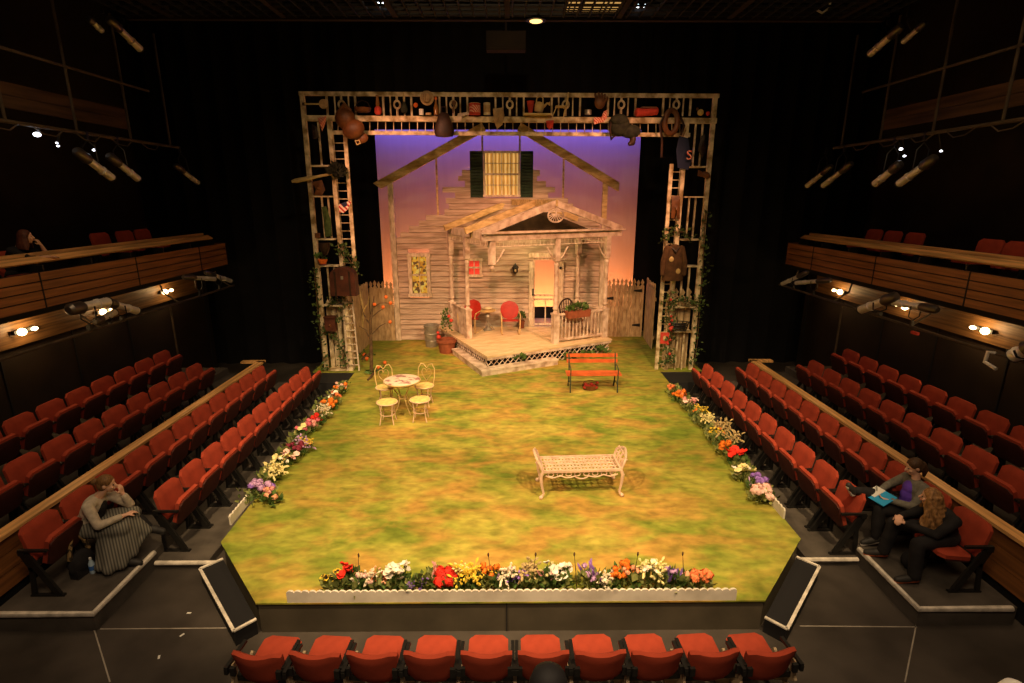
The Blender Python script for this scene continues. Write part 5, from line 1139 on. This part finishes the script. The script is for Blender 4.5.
LEFT = [(262, 489, .26, .13, [('pom', .06, 'mauve', 8), ('pom', .05, 'purple', 3)], 'lilac aster clump at the near end of left bed'), (270, 497, .22, .10, [('pom', .05, 'pink', 4), ('pom', .045, 'peach', 4)], 'pink and peach blooms beside lilac asters, left bed'), (271, 474, .26, .13, [('spray', .055, 'paleyellow', 6)], 'pale yellow spray second from the near end of left bed'), (280, 463, .24, .11, [('cup', .05, 'paleyellow', 7), ('cup', .04, 'white', 3)], 'yellow and white lilies in the left bed'), (289, 458, .20, .10, [('cup', .05, 'palepink', 6)], 'pale pink lilies in front of maroon blooms, left bed'), (294, 450, .24, .12, [('pom', .05, 'maroon', 8)], 'dark maroon blooms in the middle of left bed'), (304, 446, .22, .11, [('spray', .045, 'yellow', 3), ('spray', .05, 'mauve', 4)], 'lavender and yellow mix in the middle of left bed'), (300, 433, .26, .10, [('cup', .05, 'paleyellow', 3), ('pom', .04, 'hotpink', 3)], 'green leafed lime lilies at the rim of left bed'), (312, 426, .22, .11, [('pom', .05, 'hotpink', 6), ('pom', .05, 'pink', 4)], 'hot pink carnations in the far half of left bed'), (317, 420, .24, .10, [('pom', .05, 'red', 7)], 'red carnations next to hot pink ones, left bed'), (324, 413, .24, .11, [('spray', .05, 'cream', 5), ('pom', .04, 'tan', 3)], 'cream and tan dried blooms in the left bed'), (329, 405, .24, .13, [('pom', .055, 'orange', 9)], 'orange marigolds toward the far end of left bed'), (334, 398, .26, .11, [('cup', .05, 'white', 5), ('pom', .05, 'coral', 5)], 'white lilies over coral blooms, far end of left bed'), (340, 389, .26, .12, [('pom', .05, 'orange', 5), ('pom', .04, 'palepink', 5)], 'orange and blush clump at the far end of left bed')]
bed(LEFT, -1, 'left', 300)
RIGHT = [(761, 495, .20, .13, [('pom', .075, 'palepink', 7)], 'round blush pink pompoms at the near end of right bed'), (757, 484, .26, .10, [('pom', .05, 'purple', 5), ('spike', .03, 'mauve', 2)], 'purple asters beside the blush pompoms, right bed'), (744, 474, .22, .12, [('cup', .06, 'paleyellow', 6), ('cup', .05, 'white', 3)], 'lime and white lilies in the near half of right bed'), (737, 458, .22, .13, [('cup', .07, 'red', 6)], 'red poppies in the near half of right bed'), (727, 448, .24, .11, [('pom', .055, 'orange', 6)], 'orange marigolds left of the red poppies, right bed'), (729, 440, .30, .12, [('spray', .05, 'tan', 6)], 'dry brown grasses at the rim of right bed'), (717, 435, .22, .11, [('spray', .04, 'yellow', 4), ('pom', .04, 'orange', 2)], 'leafy clump with few orange dots mid right bed'), (722, 428, .34, .10, [('spray', .055, 'tan', 7)], 'taller wispy dried grass clump mid right bed'), (707, 421, .24, .11, [('spray', .045, 'paleyellow', 5), ('pom', .04, 'tan', 3)], 'straw coloured blooms in the far half of right bed'), (699, 413, .24, .11, [('pom', .045, 'orange', 4), ('spray', .04, 'yellow', 4)], 'amber and yellow blooms in the far half of right bed'), (689, 404, .24, .11, [('pom', .055, 'pink', 6), ('cup', .05, 'palepink', 4)], 'pink carnations toward the far end of right bed'), (680, 396, .26, .12, [('pom', .055, 'orange', 7), ('pom', .05, 'coral', 4)], 'bright orange blooms at the far end of right bed'), (673, 389, .28, .09, [('pom', .05, 'coral', 5), ('cup', .05, 'peach', 3)], 'peach blooms outermost at the far end of right bed')]
bed(RIGHT, 1, 'right', 400)

def filler(pts, n, label, seed):
    rg = random.Random(seed); mb = MB(); L = [Vector((*p, .42)) for p in pts]
    for k in range(n):
        f = rg.uniform(0, len(L) - 1.001); i = int(f); p = L[i].lerp(L[i + 1], f - i) + Vector((rg.gauss(0, .06), rg.gauss(0, .05), rg.uniform(.03, .17))); foliage(mb, p, .03, 3, .10, rg.random(), up=.5)
    o = solo('flower_bed_greenery', mb, M['filler'], label, 'greenery'); o['kind'] = 'stuff'
filler([(-3.90, 7.2), (-3.98, 12.4)], 300, 'low leafy greenery filling the left flower bed', 1)
filler([(3.92, 7.2), (3.92, 12.2)], 300, 'low leafy greenery filling the right flower bed', 2)
filler([(-2.1, 5.40), (2.25, 5.40)], 170, 'low leafy greenery filling the front flower bed', 3)

# ------------------------------------------------------------------ people
def fuse(mb, voxel, it=3, name='body', m='skin'):
    """union of overlapping volumes into one continuous skin"""
    me = bpy.data.meshes.new('tmp'); me.from_pydata(mb.v, [], mb.f); me.update()
    o = bpy.data.objects.new('tmp', me); COL.objects.link(o)
    md = o.modifiers.new('r', 'REMESH'); md.mode = 'VOXEL'; md.voxel_size = voxel
    sm = o.modifiers.new('s', 'SMOOTH'); sm.factor = .5; sm.iterations = it
    dg = bpy.context.evaluated_depsgraph_get(); dg.update()
    r = bpy.data.meshes.new_from_object(o.evaluated_get(dg)); r.name = name
    bpy.data.objects.remove(o); bpy.data.meshes.remove(me)
    r.materials.clear(); r.materials.append(M[m]); r.shade_smooth(); return r
def frame_of(f, up):
    f = Vector(f).normalized(); s_ = f.cross(Vector(up)).normalized(); u = s_.cross(f); return Matrix((s_, f, u)).transposed()  # columns: right, forward, up
def hand(mb, wrist, d, palm_n, curl=.5, s_=1.0, side=1):
    """palm with four bent fingers and a thumb from the palm's side; d: finger direction, palm_n: where the palm faces"""
    d = Vector(d).normalized(); n = Vector(palm_n); n = (n - d * n.dot(d)).normalized(); a = d.cross(n).normalized() * side; w = Vector(wrist)
    for k in range(4):
        o = a * ((-.030 + .020 * k) * s_); base = w + d * .082 * s_ + o; mb.cap(w + d * .012 + o * .7, base, .014 * s_, .012 * s_, 8)
        L = (.062, .074, .070, .054)[k] * s_; p = base; dd = d.copy()
        for j, fr_ in enumerate((.42, .32, .26)):
            ang = curl * (.55 + .35 * j); dd = (dd * math.cos(ang) + n * math.sin(ang)).normalized(); q = p + dd * L * fr_; mb.cap(p, q, (.0098 - .001 * j) * s_, (.0088 - .001 * j) * s_, 7); p = q
    t0 = w + d * .03 * s_ - a * .028 * s_; t1 = t0 + (d * .55 - a * .75 + n * .35).normalized() * .036 * s_; t2 = t1 + (d * .85 - a * .2 + n * .45).normalized() * .030 * s_
    mb.chain([t0, t1, t2], [.013 * s_, .011 * s_, .009 * s_], 7)
def person(label, J, wear, hair):
    V = {k: Vector(v) for k, v in J.items() if k not in ('hem', 'floor', 'curlL', 'curlR')}; root = V['pelvis'].copy(); root.z = J['floor'][2]
    t = thing('person', label, 'person', root); V = {k: (v - root if k not in ('fd', 'hup', 'hdL', 'hdR', 'pnL', 'pnR') else v) for k, v in V.items()}
    Fh = frame_of(V['fd'], V['hup']); H = V['head']; hp = lambda x, y, z: H + Fh @ Vector((x, y, z))
    sh = (V['shR'] - V['shL']).normalized(); mid = (V['shR'] + V['shL']) / 2; spine = (mid - V['pelvis']).normalized()
    T3 = Matrix((sh, spine.cross(sh).normalized(), spine)).transposed()
    def torso(mb, g):
        for f, r in ((0, (.165, .125, .12)), (.28, (.145, .11, .12)), (.55, (.145, .11, .13)), (.80, (.155, .11, .13)), (.95, (.13, .085, .075))):
            mb.ball(V['pelvis'].lerp(mid, f), tuple(x + g for x in r), 14, 10, T3)
        mb.cap(V['shL'], V['shR'], .058 + g, .058 + g)
    b = MB(); torso(b, 0)
    b.cap(mid, H + Fh @ Vector((0, -.02, -.06)), .055, .048)
    b.ball(hp(0, -.012, .028), (.074, .094, .088), 16, 12, Fh); b.ball(hp(0, .02, -.035), (.058, .068, .075), 14, 10, Fh); b.ball(hp(0, .045, -.088), (.030, .030, .026), 10, 8, Fh)
    b.cap(hp(0, .083, .015), hp(0, .106, -.022), .009, .015, 8)
    for s_ in (-1, 1): b.ball(hp(s_ * .076, -.012, -.005), (.012, .022, .032), 8, 6, Fh); b.ball(hp(s_ * .036, .062, -.03), (.022, .02, .022), 8, 6, Fh)
    b.cap(hp(-.018, .084, -.055), hp(.018, .084, -.055), .009, .009, 8)
    for S_ in 'LR':
        b.chain([V['sh' + S_], V['sh' + S_].lerp(V['el' + S_], .45), V['el' + S_], V['el' + S_].lerp(V['wr' + S_], .35), V['wr' + S_]], [.052, .045, .037, .038, .025])
        hand(b, V['wr' + S_], V['hd' + S_], V['pn' + S_], J.get('curl' + S_, (.5,))[0], 1.0, 1 if S_ == 'R' else -1)
        b.chain([V['hip' + S_], V['hip' + S_].lerp(V['kn' + S_], .5), V['kn' + S_], V['kn' + S_].lerp(V['an' + S_], .3), V['an' + S_]], [.088, .075, .058, .058, .036]); b.cap(V['an' + S_], V['to' + S_], .036, .026)
    put('body', fuse(b, .0085, 2, 'body', 'skin'), t)
    for s_ in (-1, 1): part('eye', MB().ball(hp(s_ * .031, .079, .008), (.011, .008, .008), 8, 6, Fh), M['eye'], t)
    part('lips', MB().ball(hp(0, .092, -.055), (.022, .008, .008), 8, 6, Fh), M['lip'], t)
    if 'top' in wear:
        nm, m, open_ = wear['top']; g = MB(); torso(g, .013)
        for S_ in 'LR': f = wear.get('sleeve', 1.0); e = V['el' + S_].lerp(V['wr' + S_], .92 * f); g.chain([V['sh' + S_], V['sh' + S_].lerp(V['el' + S_], .5), V['el' + S_], e], [.070, .062, .053, .043])
        put(nm, fuse(g, .011, 4, nm, m), t)
        if open_:
            om, ow = open_; g = MB()
            for f, r in ((.22, (.12, .115, .14)), (.5, (.115, .12, .14)), (.78, (.11, .11, .12))): g.ball(V['pelvis'].lerp(mid, f) + T3 @ Vector((0, -.040 if J.get('flip') else .040, 0)), r, 12, 8, T3)
            put(ow, fuse(g, .011, 3, ow, om), t)
    if 'trousers' in wear:
        g = MB(); g.ball(V['pelvis'], (.18, .14, .125), 14, 10, T3)
        for S_ in 'LR': g.chain([V['hip' + S_], V['hip' + S_].lerp(V['kn' + S_], .5), V['kn' + S_], V['kn' + S_].lerp(V['an' + S_], .4), V['kn' + S_].lerp(V['an' + S_], .93)], [q_ * wear.get('slim', 1) for q_ in (.108, .095, .080, .080)] + [wear.get('hem', .062)])
        put('trousers', fuse(g, .012, 4, 'trousers', wear['trousers']), t)
    if 'skirt' in wear:
        g = MB(); g.ball(V['pelvis'], (.19, .16, .13), 14, 10, T3); K = V['knL'].lerp(V['knR'], .5)
        for S_ in 'LR': g.chain([V['hip' + S_], V['hip' + S_].lerp(V['kn' + S_], .5), V['kn' + S_]], [.125, .12, .105])
        for q in J['hem']:
            q = Vector(q) - root; g.chain([V['pelvis'].lerp(K, .55), q.lerp(V['pelvis'].lerp(K, .55), .45), q], [.12, .10, .055]); g.chain([K, q.lerp(K, .5), q], [.11, .10, .075])
        for q, w2 in zip(J['hem'][:-1], J['hem'][1:]): g.cap(Vector(q) - root, Vector(w2) - root, .05, .05)
        put('skirt', fuse(g, .014, 14, 'skirt', 'skirt'), t)
    for S_ in 'LR':
        a, e = V['an' + S_], V['to' + S_]; d = (e - a); d2 = d.normalized(); up_ = d2.orthogonal(); g = MB().chain([a - d2 * .03, a + d * .5, e], [.046, .048, .038])
        sm = part('shoe', g, M['shoe'], t); part('shoe_sole', MB().cap(a - d2 * .03 - Vector((0, 0, .030)), e - Vector((0, 0, .022)), .038, .034), M[wear.get('sole', 'sole')], sm)
    g = MB(); g.ball(hp(0, -.022, .04), (.084, .098, .088), 16, 12, Fh); g.ball(hp(0, -.05, -.01), (.084, .075, .085), 14, 10, Fh)
    rg = random.Random(len(label))
    if hair[0] == 'bun': g.ball(hp(0, -.135, .03), .042, 12, 8); g.ball(hp(.01, -.15, .02), .035, 10, 8)
    elif hair[0] == 'tail': g.chain([hp(0, -.11, .0), hp(0, -.13, -.08), hp(.02, -.11, -.18)], [.05, .04, .02])
    else:
        for k in range(34):
            a = math.pi * (1.12 * k / 33 - .06); r0 = .088; x, y = math.cos(a) * r0, -math.sin(a) * .10; P = []; q = hp(x * .85, y, .03)
            for j in range(8):
                wv = .016 * math.sin(j * 1.7 + k * 1.1) if hair[0] == 'wavy' else 0
                P.append(q + Vector((rg.uniform(-.006, .006), rg.uniform(-.006, .006), -hair[2] * j / 7)) + Fh @ Vector((x * .12 * j + wv, y * (.17 if hair[0] == 'wavy' else .07) * j + wv, 0)))
            g.chain(P, [.026, .026, .025, .025, .024, .022, .018, .011], 7)
    put('hair', fuse(g, .009, 2, 'hair', hair[1]), t)
    return t
# woman on the left, chin on hand
person('person in beige cardigan and long striped skirt, chin on hand, left seats', dict(floor=(0, 0, .25), pelvis=(-5.50, 6.24, .79), shL=(-5.34, 6.43, 1.13), shR=(-5.30, 6.08, 1.13), head=(-5.17, 6.30, 1.335), fd=(1, .25, -.18), hup=(.15, 0, 1),
    elL=(-5.02, 6.42, .965), wrL=(-5.05, 6.36, 1.16), hdL=(-.05, -.05, 1), pnL=(-1, 0, .3), curlL=(.75,), elR=(-5.17, 6.02, .90), wrR=(-4.96, 6.22, .93), hdR=(.5, .8, .0), pnR=(0, 0, -1),
    hipL=(-5.46, 6.34, .77), hipR=(-5.46, 6.15, .77), knL=(-5.00, 6.40, .84), knR=(-5.00, 6.18, .76), anL=(-4.81, 6.42, .60), toL=(-4.69, 6.46, .53), anR=(-4.96, 6.10, .33), toR=(-4.82, 6.12, .29),
    hem=[(-5.22, 5.98, .34), (-5.08, 5.93, .33), (-4.98, 6.02, .34), (-4.92, 6.16, .42), (-4.84, 6.36, .60)]),
    dict(top=('cardigan', 'beige', ('blackcloth', 'black_top')), skirt=1, trousers='blackcloth', hem=.045, slim=.8, sleeve=.85, sole='shoe'), ('bun', 'hairbrown', 0))
# two women on the right
person('person in violet top and grey cardigan writing in a notebook, right seats', dict(floor=(0, 0, .25), pelvis=(5.50, 6.52, .80), shL=(5.52, 6.36, 1.17), shR=(5.52, 6.70, 1.17), head=(5.46, 6.55, 1.40), fd=(-1, .15, -.35), hup=(-.2, 0, 1),
    elL=(5.34, 6.28, .96), wrL=(5.14, 6.42, .97), hdL=(-.6, .5, 0), pnL=(.2, .3, 1), elR=(5.38, 6.82, .98), wrR=(5.17, 6.66, 1.00), hdR=(-.6, -.6, -.2), pnR=(0, 0, -1),
    hipL=(5.46, 6.43, .78), hipR=(5.46, 6.62, .78), knL=(5.03, 6.44, .83), knR=(5.06, 6.66, .93), anL=(5.04, 6.44, .36), toL=(4.90, 6.46, .30), anR=(4.72, 6.60, 1.02), toR=(4.66, 6.60, 1.10)),
    dict(top=('cardigan', 'greyknit', ('purple', 'violet_top')), trousers='blackcloth', hem=.05), ('tail', 'hairdark', 0))
person('person in black with long wavy brown hair leaning forward, hands clasped, right seats', dict(floor=(0, 0, .25), pelvis=(5.52, 5.92, .79), shL=(5.43, 5.73, 1.10), shR=(5.42, 6.09, 1.10), head=(5.27, 5.98, 1.29), fd=(-1, .65, -.12), hup=(-.15, 0, 1),
    elL=(5.22, 5.72, .92), wrL=(4.99, 5.93, .95), hdL=(-.5, .75, .0), pnL=(0, .2, 1), curlL=(.8,), elR=(5.20, 6.16, .93), wrR=(4.99, 6.03, .99), hdR=(-.6, -.5, -.25), pnR=(0, -.2, -1), curlR=(.8,),
    hipL=(5.48, 5.83, .78), hipR=(5.48, 6.02, .78), knL=(5.02, 5.72, .80), knR=(5.02, 6.14, .82), anL=(5.03, 5.68, .35), toL=(4.86, 5.72, .29), anR=(4.98, 6.18, .35), toR=(4.82, 6.26, .29)),
    dict(top=('sweater', 'blackcloth', None), trousers='blackcloth', sole='orangeshoe', hem=.075), ('wavy', 'hairwavy', .38))
t = thing('notebook', 'open notebook with bright blue cover on the lap of the person in violet', 'notebook', (5.06, 6.52, .975), R(15))
nbR = Matrix.Rotation(R(-22), 3, 'Y'); part('cover', MB().box((0, 0, 0), (.24, .31, .012), nbR), M['cyan'], t, False); part('pages', MB().box((.02, .09, .016), (.19, .14, .014), nbR), M['paper'], t, False)
part('pen', MB().tube([(.03, .08, .03), (.05, .12, .13)], .005, 5), M['blackmetal'], t)
person('person with auburn hair in dark clothes resting arms on left balcony shelf', dict(floor=(0, 0, 3.08), pelvis=(-8.78, 9.55, 3.60), shL=(-8.62, 9.76, 4.02), shR=(-8.52, 9.42, 4.02), head=(-8.42, 9.66, 4.245), fd=(1, .55, -.05), hup=(.05, 0, 1),
    elL=(-8.32, 9.90, 3.90), wrL=(-8.31, 9.80, 4.09), hdL=(-.2, -.35, .8), pnL=(-1, -.4, 0), curlL=(.8,), elR=(-8.24, 9.42, 3.89), wrR=(-8.08, 9.66, 3.895), hdR=(.4, .9, 0), pnR=(0, 0, -1),
    hipL=(-8.76, 9.66, 3.58), hipR=(-8.74, 9.46, 3.58), knL=(-8.36, 9.72, 3.58), knR=(-8.34, 9.46, 3.58), anL=(-8.36, 9.72, 3.18), toL=(-8.24, 9.74, 3.12), anR=(-8.36, 9.46, 3.18), toR=(-8.24, 9.46, 3.12)),
    dict(top=('sweater', 'blackcloth', None), trousers='blackcloth', sleeve=.3), ('long', 'hairred', .24))
p = Vector((-5.33, 5.98, .25)); t = thing('water_bottle', 'clear plastic water bottle on the carpet beside the striped skirt', 'bottle', p)
part('body', MB().lathe([(.01, 0), (.032, 0), (.035, .02), (.032, .08), (.035, .14), (.014, .19), (.014, .2), (.01, .2)], n=14), M['bottle'], t); part('cap', MB().lathe([(.016, .198), (.016, .222), (.01, .224)], n=10), M['paper'], t); part('label', MB().lathe([(.0352, .05), (.0356, .11)], n=14), MATS.get('b') or mat('blue_label', (.05, .15, .45), .5), t)
t = thing('shoulder_bag', 'black shoulder bag with patterned strap beside the person in beige cardigan', 'bag', (-5.44, 5.97, .25), R(80))
part('body', MB().ball((0, 0, .17), (.17, .08, .17), 12, 8).box((0, 0, .06), (.26, .12, .12)), M['blackcloth'], t)
part('strap', MB().tube([(-.13, 0, .28), (-.08, 0, .48), (.02, .05, .57), (.10, .02, .45), (.13, 0, .28)], .026, 6), mat('leopard_strap', (.30, .19, .08), .8, 0, 16, col2=(.03, .02, .012), lo=.5, hi=.56), t)
t = thing('tote_bag', 'black bag slumped on the floor beneath the person in black', 'bag', (5.24, 5.98, .25), 0)
part('body', MB().ball((0, 0, .12), (.15, .12, .14), 12, 8), M['blackcloth'], t); part('handle', MB().tube([(0, -.08, .2), (-.05, -.04, .33), (-.05, .04, .33), (0, .08, .2)], .012, 6), M['blackmetal'], t)
# things at the very bottom edge, just below the camera
q = onZ(549, 671, 3.2); t = thing('fixture', 'black rounded lamp housing poking up at the bottom edge of the picture', 'fixture', q)
part('housing', MB().lathe([(.05, -.35), (.075, -.2), (.075, -.06), (.06, -.015), (.03, .005), (.005, .01)], n=18), M['black'], t); part('bracket', MB().tube([(-.09, 0, -.35), (-.095, 0, -.12), (-.07, 0, -.12)], .01, 6).tube([(.09, 0, -.35), (.095, 0, -.12), (.07, 0, -.12)], .01, 6), M['blackmetal'], t)
q = onZ(1016, 691, 2.2); t = thing('globe_shade', 'pale rounded shade cut off by the bottom right corner', 'shade', q)
part('shade', MB().lathe([(.10, -.12), (.09, -.04), (.06, .03), (.02, .055), (.005, .058)], n=16), M['paper'], t); part('collar', MB().lathe([(.1, -.12), (.11, -.13), (.1, -.16), (.03, -.2)], n=16), M['blackmetal'], t)
